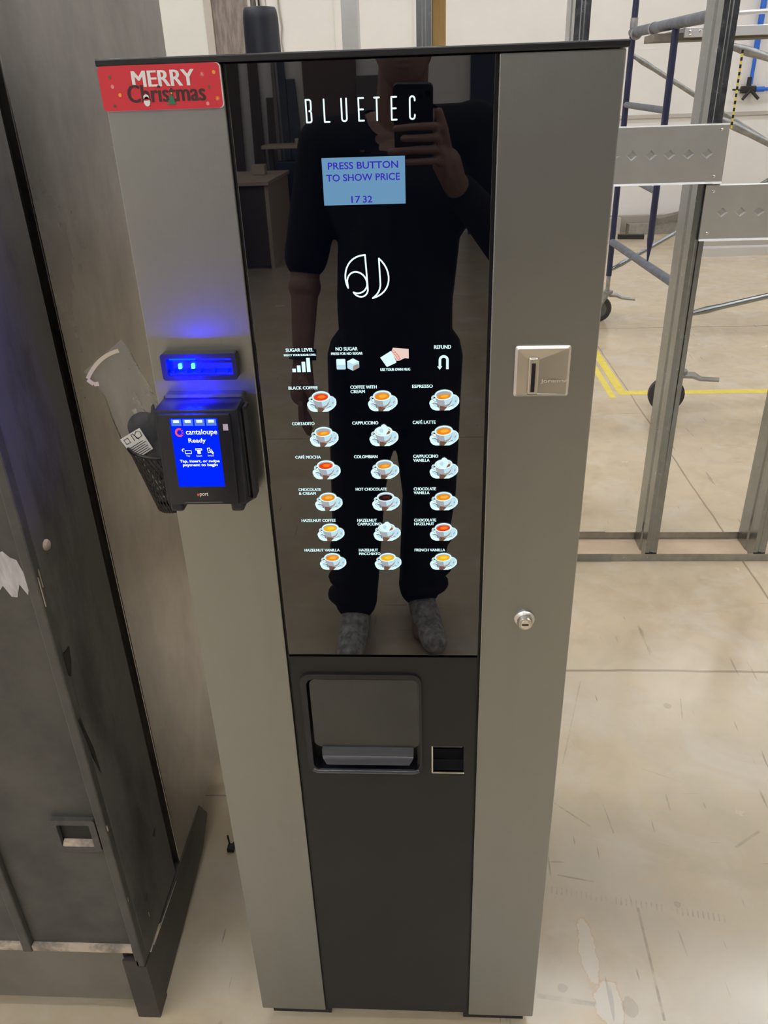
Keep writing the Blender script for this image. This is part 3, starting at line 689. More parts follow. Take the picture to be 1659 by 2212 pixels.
# lock
b = BM(); lathe(b, [(0.0148, 0.0), (0.0148, 0.003), (0.0125, 0.0055), (0.0108, 0.0065), (0.0102, 0.0125), (0.0092, 0.0140), (0.0070, 0.0142)], (0.2040, -0.0005, 1.0040), 'y', 32); lk = obj('lock', b, 'nickel', cm, True, label='round keyed cam lock')
b = BM(); lathe(b, [(0.0068, 0.014), (0.0066, 0.0152)], (0.2040, -0.0005, 1.0040), 'y', 24); obj('key_barrel', b, 'chrome', lk, True)
b = BM(); box(b, 0.1995, 0.2085, -0.0162, -0.0150, 1.0030, 1.0052); obj('keyhole', b, 'black_gap', lk)

# bill acceptor
b = BM(); frame(b, rr(-0.2520, -0.1600, 1.3665, 1.3990, 0.0035), rr(-0.2455, -0.1650, 1.3715, 1.3935, 0.003), -0.0165, 0.0, y_in=-0.0012)
ba = obj('bill_acceptor', b, 'black_plastic', cm, label='slim black bill slot glowing blue')
b = BM(); box(b, -0.2455, -0.1650, -0.0045, -0.0012, 1.3710, 1.3940); obj('lit_mouth', b, 'bill_blue', ba, label='blue glowing mouth of the bill slot')
b = BM(); box(b, -0.2250, -0.1660, -0.0052, -0.0042, 1.3845, 1.3872); obj('bill_slit', b, 'black_gap', ba)
for cx in (-0.2320, -0.2160):
    b = BM(); box(b, cx - 0.0016, cx + 0.0016, -0.0085, -0.0044, 1.3785, 1.3840); obj('led', b, 'led_blue', ba)
b = BM(); box(b, -0.2455, -0.1650, -0.0130, -0.004, 1.3712, 1.3745); obj('lit_ledge', b, 'bill_blue', ba)
for cx in (-0.240, -0.224, -0.207, -0.190, -0.174):
    b = BM(); box(b, cx - 0.0012, cx + 0.0012, -0.0115, -0.0042, 1.3745, 1.3765); obj('guide_rib', b, 'bill_blue', ba)
b = BM(); box(b, -0.244, -0.212, -0.0085, -0.0044, 1.3895, 1.3915); obj('light_strip', b, 'led_soft2', ba)

# card reader
b = BM(); slab(b, rr(-0.2560, -0.1560, 1.2060, 1.3480, 0.004), -0.018, -0.001, grow=0.003)
cr = obj('card_reader', b, 'black_plastic', cm, label='black cashless payment reader with a blue screen')
b = BM()
hexa(b, [(-0.2560, -0.066, 1.222), (-0.1555, -0.066, 1.222), (-0.1555, -0.017, 1.205), (-0.2560, -0.017, 1.205), (-0.2560, -0.058, 1.3440), (-0.1555, -0.058, 1.3440), (-0.1555, -0.017, 1.3455), (-0.2560, -0.017, 1.3455)])
# narrower front: the swipe channel eats the right side
fb = b; 
bmesh.ops.bevel(b, geom=b.edges[:], offset=0.003, segments=2, affect='EDGES', profile=0.5)
obj('reader_body', b, 'black_plastic', cr, True)
b = BM(); 
FY0, FY1 = -0.0665, -0.0585
def fy(z): return FY0 + (FY1 - FY0) * (z - 1.222) / (1.344 - 1.222) - 0.0012
def onf(x, z, d=0.0): return (x, fy(z) - d, z)
def fquad(bm, x0, x1, z0, z1, d, mi=0): poly(bm, [onf(x0, z0, d), onf(x1, z0, d), onf(x1, z1, d), onf(x0, z1, d)], mi)
hexa(b, [onf(-0.2500, 1.2245, 0.004), onf(-0.1640, 1.2245, 0.004), onf(-0.1640, 1.2245, -0.003), onf(-0.2500, 1.2245, -0.003), onf(-0.2500, 1.3405, 0.004), onf(-0.1640, 1.3405, 0.004), onf(-0.1640, 1.3405, -0.003), onf(-0.2500, 1.3405, -0.003)])
bmesh.ops.bevel(b, geom=b.edges[:], offset=0.002, segments=2, affect='EDGES', profile=0.5)
obj('reader_face', b, 'black_plastic', cr, True)
D = 0.0045
SX0, SX1, SZ0, SZ1 = -0.2355, -0.1785, 1.2490, 1.3360
b = BM(); fquad(b, SX0, SX1, SZ0, SZ1, D, 0)
pl = lambda d: (lambda x, z: onf(x, z, d))
def su(u): return SX0 + u * (SX1 - SX0)
def sv(v): return SZ1 - v * (SZ1 - SZ0)
def T2(s, u0, u1, v0, v1, bold=0.0, mi=1): text(b, s, (su(u0), su(u1), sv(v1), sv(v0)), 0, mi, bold, place=pl(D + 0.0004))
T2('cantaloupe', 0.31, 0.97, 0.155, 0.255, 0.012); T2('Ready', 0.34, 0.71, 0.285, 0.365, 0.02)
T2('Tap, insert, or swipe', 0.095, 0.95, 0.595, 0.648, 0.03); T2('payment to begin', 0.15, 0.90, 0.650, 0.705, 0.03)
T2('Tap', 0.25, 0.33, 0.525, 0.555, 0.0); T2('Insert', 0.47, 0.59, 0.525, 0.553, 0.0); T2('Swipe', 0.71, 0.84, 0.525, 0.555, 0.0)
class W_:  # drawing pen on the screen
    pass
def pen(pts, wd, mi=1, d=0.0005):
    t = BM(); stroke(t, [(su(u), sv(v)) for u, v in pts], wd, 0, mi)
    m_ = {}
    for v in t.verts: m_[v] = b.verts.new(onf(v.co.x, v.co.z, D + d))
    for f in t.faces: b.faces.new([m_[v] for v in f.verts]).material_index = mi
    t.free()
def pfill(pts, mi=1, d=0.0005): poly(b, [onf(su(u), sv(v), D + d) for u, v in pts], mi)
def uvarc(cu, cv, r, a0, a1, n=10): return [(cu + r * math.cos(math.radians(a0 + (a1 - a0) * i / n)), cv - 0.655 * r * math.sin(math.radians(a0 + (a1 - a0) * i / n))) for i in range(n + 1)]
pen(uvarc(0.175, 0.2, 0.075, 75, 285), 0.0024, 2)
for a in (60, 30, 5, -20, -45, -68):
    u0, v0 = uvarc(0.165, 0.2, 0.06, a, a + 1, 1)[0]; u1, v1 = uvarc(0.165, 0.2, 0.098, a, a + 1, 1)[0]; pen([(u0, v0), (u1, v1)], 0.0007, 2)
pen([(0.24, 0.46), (0.37, 0.46), (0.37, 0.505), (0.24, 0.505), (0.24, 0.46)], 0.0007); pen(uvarc(0.21, 0.455, 0.03, 60, 240, 5), 0.0011)
pen([(0.47, 0.435), (0.60, 0.435), (0.60, 0.455), (0.47, 0.455), (0.47, 0.435)], 0.0009); pfill([(0.50, 0.455), (0.57, 0.455), (0.57, 0.51), (0.50, 0.51)][::-1]); 
pen([(0.72, 0.43), (0.77, 0.425), (0.78, 0.49), (0.73, 0.495), (0.72, 0.43)], 0.0008); pen([(0.76, 0.465), (0.80, 0.485), (0.83, 0.515)], 0.0012); pen([(0.80, 0.45), (0.84, 0.50)], 0.0009)
obj('screen', b, ['scr_blue', 'scr_white', 'scr_pink'], cr, label='bright blue screen with white writing')
for i in range(4):
    b = BM(); u0 = 0.03 + 0.245 * i; fquad(b, su(u0), su(u0 + 0.21), sv(0.105), sv(0.012), D + 0.0006, 0)
    for k in range(2):
        c0 = su(u0 + 0.105); fquad(b, c0 - 0.0035 + 0.0012 * k, c0 + 0.0035 - 0.0012 * k, sv(0.062 - 0.01 * k), sv(0.022), D + 0.0008 + 0.0002 * k, 1)
    obj('status_light', b, ['led_soft', 'led_white'], cr)
b = BM(); poly(b, [onf(-0.1725, 1.3205, 0.0048), onf(-0.1665, 1.3205, 0.0048), onf(-0.1665, 1.3285, 0.0048), onf(-0.1725, 1.3285, 0.0048)]); obj('sensor_window', b, 'lavender', cr, label='small lavender sensor window')
b = BM(); text(b, 'e', (-0.2145, -0.2115, 1.2365, 1.2400), 0, 0, 0.02, place=pl(D)); text(b, 'port', (-0.2110, -0.2005, 1.2350, 1.2413), 0, 1, 0.012, place=pl(D)); obj('reader_lettering', b, ['orange_print', 'white'], cr, label='small coral and white lettering')
b = BM(); fquad(b, -0.2310, -0.1840, 1.2275, 1.2290, D); obj('lip_strip', b, 'lip', cr)
for xa, xb in ((-0.2530, -0.2360), (-0.1760, -0.1600)):
    b = BM(); box(b, xa, xb, -0.066, -0.03, 1.2120, 1.2240, 0.003); obj('reader_foot', b, 'black_plastic', cr)
b = BM(); box(b, -0.1590, -0.1535, -0.052, -0.046, 1.226, 1.3380, 0.0015); obj('swipe_slot', b, 'black_gap', cr, label='dark card swipe groove')
b = BM(); box(b, -0.1570, -0.1490, -0.040, -0.017, 1.2150, 1.3400, 0.004); obj('swipe_rail', b, 'black_plastic', cr)

# blue spill of the bill slot lamps
for nm, loc, e in (('bill_slot_glow', (-0.222, -0.036, 1.374), 1.3),):
    l = bpy.data.lights.new(nm, 'POINT'); l.color = (0.0, 0.0, 1.0); l.energy = e; l.shadow_soft_size = 0.006
    o = bpy.data.objects.new(nm, l); COL.objects.link(o); o.location = loc; o.parent = cm; o.matrix_parent_inverse = Matrix.Translation(cm.location).inverted()

# ------------------------------------------------------------------ magnet sign
sg = thing('christmas_sign', 'red rounded card reading MERRY Christmas stuck on the machine corner', 'sign', (-0.2065, -0.003, 1.659))
SGL = rr(-0.2715, -0.1425, 1.6590, 1.7008, 0.0045)
b = BM(); slab(b, SGL, -0.0042, -0.0012); obj('card', b, 'white', sg)
b = BM(); slab(b, rr(-0.2715, -0.1435, 1.6592, 1.7008, 0.0045), -0.0046, -0.0042)
sf = obj('printed_face', b, 'red', sg)
b = BM(); YS = -0.0049
btext(b, 'MERRY', (-0.2365, -0.1700, 1.6808, 1.6955), YS, 0, 0.0007)
btext(b, 'Christmas', (-0.2435, -0.1605, 1.6665, 1.6830), YS - 0.0001, 1, 0.0006)
for x, z, m_, r_ in ((-0.2593, 1.6910, 3, 0.0016), (-0.2580, 1.6820, 5, 0.0018), (-0.2515, 1.6740, 4, 0.0018), (-0.2590, 1.6640, 3, 0.0016), (-0.1495, 1.6920, 4, 0.0018), (-0.1560, 1.6790, 3, 0.0015), (-0.1595, 1.6635, 5, 0.0018)):
    flat(b, ellipse(x, z, r_, r_ * 1.05, 14), YS, m_)
for x, z, m_ in ((-0.1620, 1.6905, 5), (-0.1485, 1.6680, 4)):
    for k in range(4):
        a = math.pi * k / 4; dx, dz = 0.0023 * math.cos(a), 0.0023 * math.sin(a); stroke(b, [(x - dx, z - dz), (x + dx, z + dz)], 0.0006, YS - 1e-5 * k, m_, caps=False)
flat(b, ellipse(-0.2237, 1.6672, 0.0034, 0.0046, 18), YS - 0.0003, 0); flat(b, ellipse(-0.2240, 1.6710, 0.0030, 0.0030, 18), YS - 0.0003, 0); flat(b, [(-0.2268, 1.6680), (-0.2205, 1.6685), (-0.2207, 1.6696), (-0.2268, 1.6692)], YS - 0.0004, 6)
for k in range(3): flat(b, [(-0.1995 - 0.0012 - 0.001 * (2 - k), 1.6640 + 0.0026 * k), (-0.1915 + 0.0008 - 0.0016 + 0.001 * (2 - k) - 0.002, 1.6640 + 0.0026 * k), (-0.1965, 1.6685 + 0.0026 * k)], YS - 0.0003 - 5e-5 * k, 2)
flat(b, ellipse(-0.1965, 1.6742, 0.0010, 0.0010, 10), YS - 0.0005, 4)
obj('print', b, ['white', 'dark_brown', 'ink_green', 'ink_olive', 'ink_orange', 'ink_pink', 'red'], sf, label='white and brown lettering with small winter pictures')

# ------------------------------------------------------------------ black vending machine on the left
vx = -0.490
vm = thing('black_vending_machine', 'large worn black vending machine with a steel side beside the coffee machine', 'vending machine', (-0.95, 0.5, 0))
ZT = 1.96
b = BM(); box(b, -1.42, vx, 0.243, 1.008, 0.135, ZT, 0.002); obj('cabinet', b, 'side_steel', vm, label='cabinet with smudged stainless side sheet')
b = BM(); box(b, -1.42, vx - 0.012, 0.214, 0.243, 0.168, ZT - 0.005); obj('door_gap', b, 'black_gap', vm)
b = BM(); box(b, -1.42, vx, 0.016, 0.214, 0.168, ZT, 0.004); dr = obj('door', b, 'vend_black', vm, label='thick black door with scraped edge')
b = BM(); box(b, -0.508, vx, -0.001, 0.017, 0.168, ZT, 0.003); obj('corner_post', b, 'vend_door', dr)
b = BM(); box(b, -0.727, -0.708, -0.001, 0.017, 0.205, 0.62, 0.003); obj('door_divider', b, 'vend_door', dr)
for xa, xb in ((-0.708, -0.508), (-1.40, -0.727)):
    b = BM(); box(b, xa, xb, 0.0105, 0.0158, 0.222, ZT - 0.02, 0.001); obj('door_panel', b, 'vend_door', dr)
for xa, xb in ((-0.7075, -0.5085), (-1.40, -0.7275)):
    b = BM(); box(b, xa, xb, 0.0010, 0.0157, 0.208, 0.221); obj('dusty_sill', b, 'dust', dr, label='beige dust along the door sill')
# recessed pull
b = BM(); frame(b, rr(-0.592, -0.5105, 0.4965, 0.5735, 0.005), rr(-0.5805, -0.5220, 0.5075, 0.5620, 0.003), 0.001, 0.0104, y_in=0.0104)
pu = obj('pull_handle', b, 'handle_grey', vm, True, label='square recessed grey pull')
b = BM(); box(b, -0.5805, -0.5220, 0.0098, 0.0103, 0.5075, 0.5620); obj('pull_well', b, 'black_gap', pu)
b = BM(); hexa(b, [(-0.5805, 0.002, 0.5070), (-0.5220, 0.002, 0.5070), (-0.5220, 0.0097, 0.5080), (-0.5805, 0.0097, 0.5080), (-0.5780, 0.0035, 0.5165), (-0.5240, 0.0035, 0.5165), (-0.5240, 0.0097, 0.5190), (-0.5780, 0.0097, 0.5190)]); obj('pull_grip', b, 'dust', pu, label='worn bright lower lip of the pull')
b = BM(); lathe(b, [(0.0085, 0), (0.0085, 0.002), (0.0065, 0.005), (0.002, 0.0062)], (vx, 0.045, 1.100), 'x', 20); obj('rivet', b, 'dust', dr, True, label='beige domed rivet')
# torn sticker
b = BM(); pts = [(-0.620, 1.116)]
for i in range(12): pts.append((-0.612 + 0.0085 * i, 1.116 + random.uniform(-0.006, 0.012) - (0.0 if i < 8 else 0.004 * (i - 7))))
pts += [(-0.5100, 1.06), (-0.5120, 1.048)]
for i in range(12): pts.append((-0.516 - 0.0085 * i, 1.034 + (0.014 if i % 3 == 1 else 0.0) + random.uniform(-0.004, 0.008)))
pts += [(-0.620, 1.034)]
slab(b, pts[::-1], 0.0098, 0.0104); obj('torn_sticker', b, 'sticker_rest', dr, label='torn white sticker remnant')
# chips on the edge
for loop in ([(0.012, 0.925), (0.012, 0.885), (0.018, 0.878), (0.030, 0.900), (0.034, 0.925)], [(0.004, 0.80), (0.010, 0.80), (0.026, 0.72), (0.028, 0.66), (0.020, 0.69)], [(0.150, 0.36), (0.165, 0.365), (0.160, 0.345)], [(0.06, 0.28), (0.075, 0.285), (0.07, 0.272)]):
    b = BM(); vs = [b.verts.new((vx + 0.0006, y, z)) for y, z in loop]; ws = [b.verts.new((vx - 0.001, y, z)) for y, z in loop]
    b.faces.new(vs); b.faces.new(ws[::-1])
    for i in range(len(loop)): j = (i + 1) % len(loop); b.faces.new((vs[i], ws[i], ws[j], vs[j]))
    bmesh.ops.recalc_face_normals(b, faces=b.faces[:]); obj('paint_chip', b, 'chip', dr, label='bare dark chip on the door edge')
for y, z, h in ((0.002, 1.02, 0.05), (0.008, 1.05, 0.03), (0.001, 0.55, 0.012), (0.003, 0.36, 0.01), (0.060, 0.235, 0.012)):
    b = BM(); box(b, vx - 0.001, vx + 0.0008, y, y + 0.0018, z, z + h)
    obj('white_scrape', b, 'dust', dr, label='pale scrape on the door edge')
# base
b = BM(); box(b, -1.42, -0.531, 0.004, 0.03, 0.052, 0.207); obj('front_skirt', b, 'vend_skirt', vm, label='dull brown grey front skirt')
b = BM(); hexa(b, [(vx - 0.03, 0.046, 0.0), (vx, 0.046, 0.0), (vx - 0.004, 0.39, 0.03), (vx - 0.04, 0.39, 0.03), (vx - 0.03, 0.046, 0.168), (vx + 0.002, 0.046, 0.166), (vx + 0.002, 0.405, 0.160), (vx - 0.04, 0.405, 0.160)])
hexa(b, [(vx - 0.04, 0.39, 0.03), (vx - 0.004, 0.39, 0.03), (vx - 0.004, 0.455, 0.072), (vx - 0.04, 0.455, 0.072), (vx - 0.04, 0.405, 0.160), (vx + 0.002, 0.405, 0.160), (vx - 0.004, 0.456, 0.078), (vx - 0.04, 0.456, 0.078)])
obj('side_skirt', b, 'vend_base', vm, label='dark side skirt of the base')
b = BM(); box(b, -0.533, vx + 0.003, -0.001, 0.0455, 0.0, 0.168); box(b, -0.533, vx - 0.012, -0.001, 0.010, 0.168, 0.186); obj('leg', b, 'vend_base', vm)
for xa, ya, za in ((-1.40, 0.01, 0.06), (-1.40, 0.9, 0.14), (-0.56, 0.9, 0.14)):
    b = BM(); box(b, xa, xa + 0.05, ya, ya + 0.05, 0.0, za); obj('leg', b, 'vend_base', vm)
b = BM(); hexa(b, [(vx - 0.01, 0.03, 0.167), (vx + 0.003, 0.03, 0.167), (vx + 0.003, 0.20, 0.156), (vx - 0.01, 0.20, 0.156), (vx - 0.01, 0.03, 0.1695), (vx + 0.001, 0.03, 0.1695), (vx + 0.001, 0.20, 0.1585), (vx - 0.01, 0.20, 0.1585)]); obj('dusty_ledge', b, 'dust', vm, label='pale dust on the side ledge')

# ------------------------------------------------------------------ mesh holder and bag between the machines
hl = thing('mesh_holder', 'black wire mesh holder hung on the side of the coffee machine', 'holder', (-0.315, 0.10, 1.135))
def ring_pt(t, a):   # t 0 bottom .. 1 top, oval section
    cx = -0.3075 + (-0.316 + 0.3075) * t; cy = 0.10; z = 1.136 + 0.095 * t
    rx = 0.024 + 0.018 * t; ry = 0.026 + 0.016 * t
    return (cx + rx * math.cos(a), cy + ry * math.sin(a), z + 0.006 * t * math.cos(a + math.pi))
b = BM(); n = 36
for k in range(n):
    for sgn in (1, -1):
        tube(b, [ring_pt(i / 6, 2 * math.pi * (k / n) + sgn * 0.9 * i / 6) for i in range(7)], 0.0009, 4, cap=False)
obj('wire_mesh', b, 'mesh_black', hl)
b = BM(); P_ = [ring_pt(1, 2 * math.pi * i / 28) for i in range(29)]; tube(b, P_, 0.0024, 8); obj('rim', b, 'mesh_black', hl)
b = BM(); v_ = []
for tt in (0.0, 0.14):
    v_.append([b.verts.new(ring_pt(tt, 2 * math.pi * i / 28)) for i in range(28)])
for i in range(28): j = (i + 1) % 28; b.faces.new((v_[0][i], v_[0][j], v_[1][j], v_[1][i]))
b.faces.new(v_[0][::-1]); obj('base', b, 'mesh_black', hl)
bg = thing('plastic_bag', 'clear plastic bag with a white label standing in the mesh holder', 'bag', (-0.315, 0.10, 1.14))
# film: a flattened pouch leaning left, swept through sections (centre, half width, half depth, tilt)
b = BM(); secs = [((-0.3110, 0.10, 1.150), 0.020, 0.014), ((-0.317, 0.10, 1.205), 0.034, 0.018), ((-0.330, 0.10, 1.245), 0.038, 0.016), ((-0.340, 0.099, 1.285), 0.037, 0.013), ((-0.349, 0.098, 1.320), 0.033, 0.008), ((-0.362, 0.097, 1.352), 0.036, 0.004), ((-0.3705, 0.096, 1.366), 0.038, 0.0015)]
rings = []
for si, ((cx, cy, cz), hw_, hd) in enumerate(secs):
    dirx = Vector((math.cos(0.62 * si / 6), 0, math.sin(0.62 * si / 6))); ring = []
    for i in range(40):
        a = 2 * math.pi * i / 40
        wob = 1 + 0.30 * math.sin(5 * a + si * 1.7) + 0.22 * math.sin(9 * a - si * 2.3) + random.uniform(-0.25, 0.25)
        p = Vector((cx, cy, cz)) + dirx * hw_ * math.cos(a) + Vector((0, 1, 0)) * hd * math.sin(a) * wob
        ring.append(b.verts.new(p))
    rings.append(ring)
for a_, c_ in zip(rings, rings[1:]):
    for i in range(40): j = (i + 1) % 40; b.faces.new((a_[i], a_[j], c_[j], c_[i]))
b.faces.new(rings[0][::-1])
obj('film', b, 'film', bg, True, label='clear crinkled film')
b = BM(); cu_ = bez((-0.3945, 1.3360), (-0.380, 1.3590), (-0.363, 1.3700), (-0.3440, 1.3745), 10)
stroke(b, cu_, 0.0052, 0.0895, 0, caps=False); q1 = b.verts[:]
stroke(b, [(-0.3945, 1.3350), (-0.3870, 1.3285), (-0.3800, 1.3290)], 0.0060, 0.0885, 0, caps=False)
obj('seal_strip', b, 'tan_tape', bg, label='cream seal strip')
b = BM(); ball(b, (-0.320, 0.105, 1.215), (0.024, 0.012, 0.04)); ball(b, (-0.332, 0.104, 1.257), (0.027, 0.010, 0.026)); cap(b, (-0.325, 0.10, 1.24), (-0.312, 0.095, 1.295), 0.008, 0.003); cap(b, (-0.33, 0.10, 1.25), (-0.315, 0.094, 1.275), 0.006, 0.004); b = fused(b, 0.003, 3); obj('dark_content', b, 'black_item', bg, True, label='dark folded item inside the bag')
b = BM(); q = [Vector((-0.3625, 0.0800, 1.250)), Vector((-0.3310, 0.0780, 1.2680)), Vector((-0.3165, 0.0770, 1.2370)), Vector((-0.3460, 0.0790, 1.2190))]
def lab(u, v, d=0.0): return q[3].lerp(q[2], u).lerp(q[0].lerp(q[1], u), v) + Vector((0, -d, 0))
poly(b, [lab(0, 0), lab(1, 0), lab(1, 1), lab(0, 1)]); poly(b, [lab(0, 0, -0.0006), lab(0, 1, -0.0006), lab(1, 1, -0.0006), lab(1, 0, -0.0006)])
for i in range(6):
    v0 = 0.06 + 0.085 * i; poly(b, [lab(0.06, v0, 0.0003), lab(0.92 - 0.1 * (i % 2), v0, 0.0003), lab(0.92 - 0.1 * (i % 2), v0 + 0.028, 0.0003), lab(0.06, v0 + 0.028, 0.0003)], 1)
for pts in ([(0.52, 0.66), (0.52, 0.94), (0.62, 0.94)], [(0.66, 0.68), (0.90, 0.68), (0.94, 0.86), (0.78, 0.95), (0.64, 0.84), (0.66, 0.68)], [(0.60, 0.95), (0.72, 0.62)], [(0.12, 0.70), (0.32, 0.70), (0.32, 0.90), (0.12, 0.90), (0.12, 0.70)]):
    tube(b, [lab(u, v, 0.0004) for u, v in pts], 0.0005, 4, 1)
obj('label', b, ['paper_grey', 'black'], bg, label='white printed label with recycling marks')

# ------------------------------------------------------------------ pole behind the machine, plug on the floor
pg = thing('pole', 'chrome pole with a black tapered grip standing behind the machine top', 'pole', (-0.215, 0.72, 0))
def pp(z): return (-0.2285 + (z - 1.77) * 0.10 * -0.15, 0.72 + (z - 1.77) * 0.0, z)
b = BM(); tube(b, [pp(0.0), pp(2.35)], 0.0145, 16); obj('shaft', b, 'chrome', pg, True)
b = BM(); lathe(b, [(0.0155, 0.0), (0.036, 0.002), (0.0315, 0.30), (0.0298, 0.312), (0.0275, 0.3165), (0.0150, 0.318)], (pp(1.7)[0], 0.72, 1.4945), 'z', 28); obj('grip', b, 'grip', pg, True, label='black tapered rubber grip')
pc = thing('plug', 'small black plastic clip on the floor between the machines', 'plug', (-0.432, 0.41, 0))
b = BM(); box(b, -0.440, -0.422, 0.400, 0.420, 0.0, 0.012, 0.002); obj('body', b, 'black', pc)
for p0_, p1_ in (((-0.436, 0.418, 0.010), (-0.440, 0.424, 0.034)), ((-0.427, 0.42, 0.010), (-0.418, 0.426, 0.024))):
    b = BM(); tube(b, [p0_, p1_], 0.0024, 6); obj('prong', b, 'black', pc)

# ------------------------------------------------------------------ stud wall
def bent(bm, prof, axis_from, axis_to, th, vertical=True):
    """thin folded sheet: prof = polyline in x/y, run from z0 to z1 with thickness"""
    P = [Vector(p) for p in prof]; L0_, R0_ = [], []
    for i, p in enumerate(P):
        d0 = (P[i] - P[i - 1]).normalized() if i else (P[1] - P[0]).normalized()
        d1 = (P[i + 1] - P[i]).normalized() if i < len(P) - 1 else d0
        n0 = Vector((-d0.y, d0.x)); n1 = Vector((-d1.y, d1.x)); m_ = (n0 + n1)
        m_ = m_ / max(0.3, m_.length_squared / 2) if m_.length > 1e-6 else n0
        L0_.append(p + m_ * th / 2); R0_.append(p - m_ * th / 2)
    loop = L0_ + R0_[::-1]; n_ = len(P)
    def mk(z): return [bm.verts.new((v.x, v.y, z)) for v in loop]
    a, c_ = mk(axis_from), mk(axis_to); N_ = len(loop)
    for i in range(N_): j = (i + 1) % N_; bm.faces.new((a[i], a[j], c_[j], c_[i]))
    for k in range(n_ - 1):
        bm.faces.new((a[k], a[k + 1], a[N_ - 2 - k], a[N_ - 1 - k])); bm.faces.new((c_[N_ - 1 - k], c_[N_ - 2 - k], c_[k + 1], c_[k]))
    bmesh.ops.recalc_face_normals(bm, faces=bm.faces[:])
SY0, SY1 = 1.803, 1.968
def stud(name, x, label, y0=SY0, y1=SY1, h=2.9, m='galv', fl=0.044):
    b = BM(); g = 0.004
    prof = [(x + fl, y0 + 0.011), (x + fl, y0), (x + fl * 0.66, y0), (x + fl * 0.58, y0 + g * 0.5), (x + fl * 0.42, y0 + g * 0.5), (x + fl * 0.34, y0), (x, y0)]
    d = y1 - y0
    for t in (0.30, 0.36, 0.44, 0.50): prof.append((x + (g if t in (0.36, 0.44) else 0.0), y0 + d * t))
    prof += [(x, y1), (x + fl, y1), (x + fl, y1 - 0.011)]
    bent(b, prof, 0.003, h, 0.0012)
    o = obj(name, b, m); tag(o, label, 'metal stud', 'galvanised studs of the open partition'); return o
stud('metal_stud', 0.922, 'galvanised stud carrying both diamond-embossed plates, right of the coffee machine')
stud('metal_stud', 1.340, 'galvanised stud at the right edge of the photo, only its foot in view')
stud('metal_stud', 0.500, 'galvanised stud rising behind the right steel panel of the coffee machine')
stud('metal_stud', 0.038, 'galvanised stud touching the yellow timber stud above the coffee machine')
b = BM(); box(b, 0.084, 0.126, 1.86, 1.95, 0.003, 2.9, 0.003); tag(obj('timber_stud', b, 'wood'), 'yellow timber stud above the coffee machine beside a steel one', 'timber stud')
b = BM(); bent(b, [(-0.257, 2.61), (-0.257, 2.60), (-0.197, 2.60), (-0.197, 2.72), (-0.257, 2.72)], 0.0, 2.9, 0.0014); tag(obj('metal_stud', b, 'plate'), 'pale galvanised stud standing apart above the black glass, left of the timber stud', 'metal stud')
# floor track
tr = thing('floor_track', 'galvanised floor track under the studs', 'track', (1.0, 1.88, 0))
for y_ in (1.797, 1.972):
    b = BM(); box(b, -0.5, 3.2, y_, y_ + 0.0015, 0.0, 0.034); obj('track_lip', b, 'galv_dull', tr)
b = BM(); box(b, -0.5, 3.2, 1.7985, 1.972, 0.0, 0.0025); obj('track_bed', b, 'plywood_floor', tr, label='tan dusty bed of the track')
b = BM(); box(b, 0.62, 0.79, 1.7955, 1.797, 0.002, 0.0345); obj('splice_plate', b, 'galv', tr); b = BM(); box(b, 0.62, 0.80, 1.9735, 1.9745, 0.0, 0.0365); obj('splice_plate', b, 'galv', tr)
def screw_bm(pts, y, r=0.004):
    b = BM()
    for x, z in pts: lathe(b, [(r, 0), (r, 0.0015), (r * 0.5, 0.003)], (x, y, z), 'y', 10)
    return b
for s_ in ((0.84, 0.018), (0.93, 0.02), (0.985, 0.014)): obj('screw', screw_bm([s_], 1.797, 0.003), 'chrome', tr)
tk = BM(); box(tk, -0.5, 3.2, 1.797, 1.7985, 2.87, 2.905); box(tk, -0.5, 3.2, 1.972, 1.9735, 2.87, 2.905); box(tk, -0.5, 3.2, 1.7985, 1.972, 2.9015, 2.905); tag(obj('top_track', tk, 'galv_dull'), 'galvanised top track over the studs above the frame', 'track')
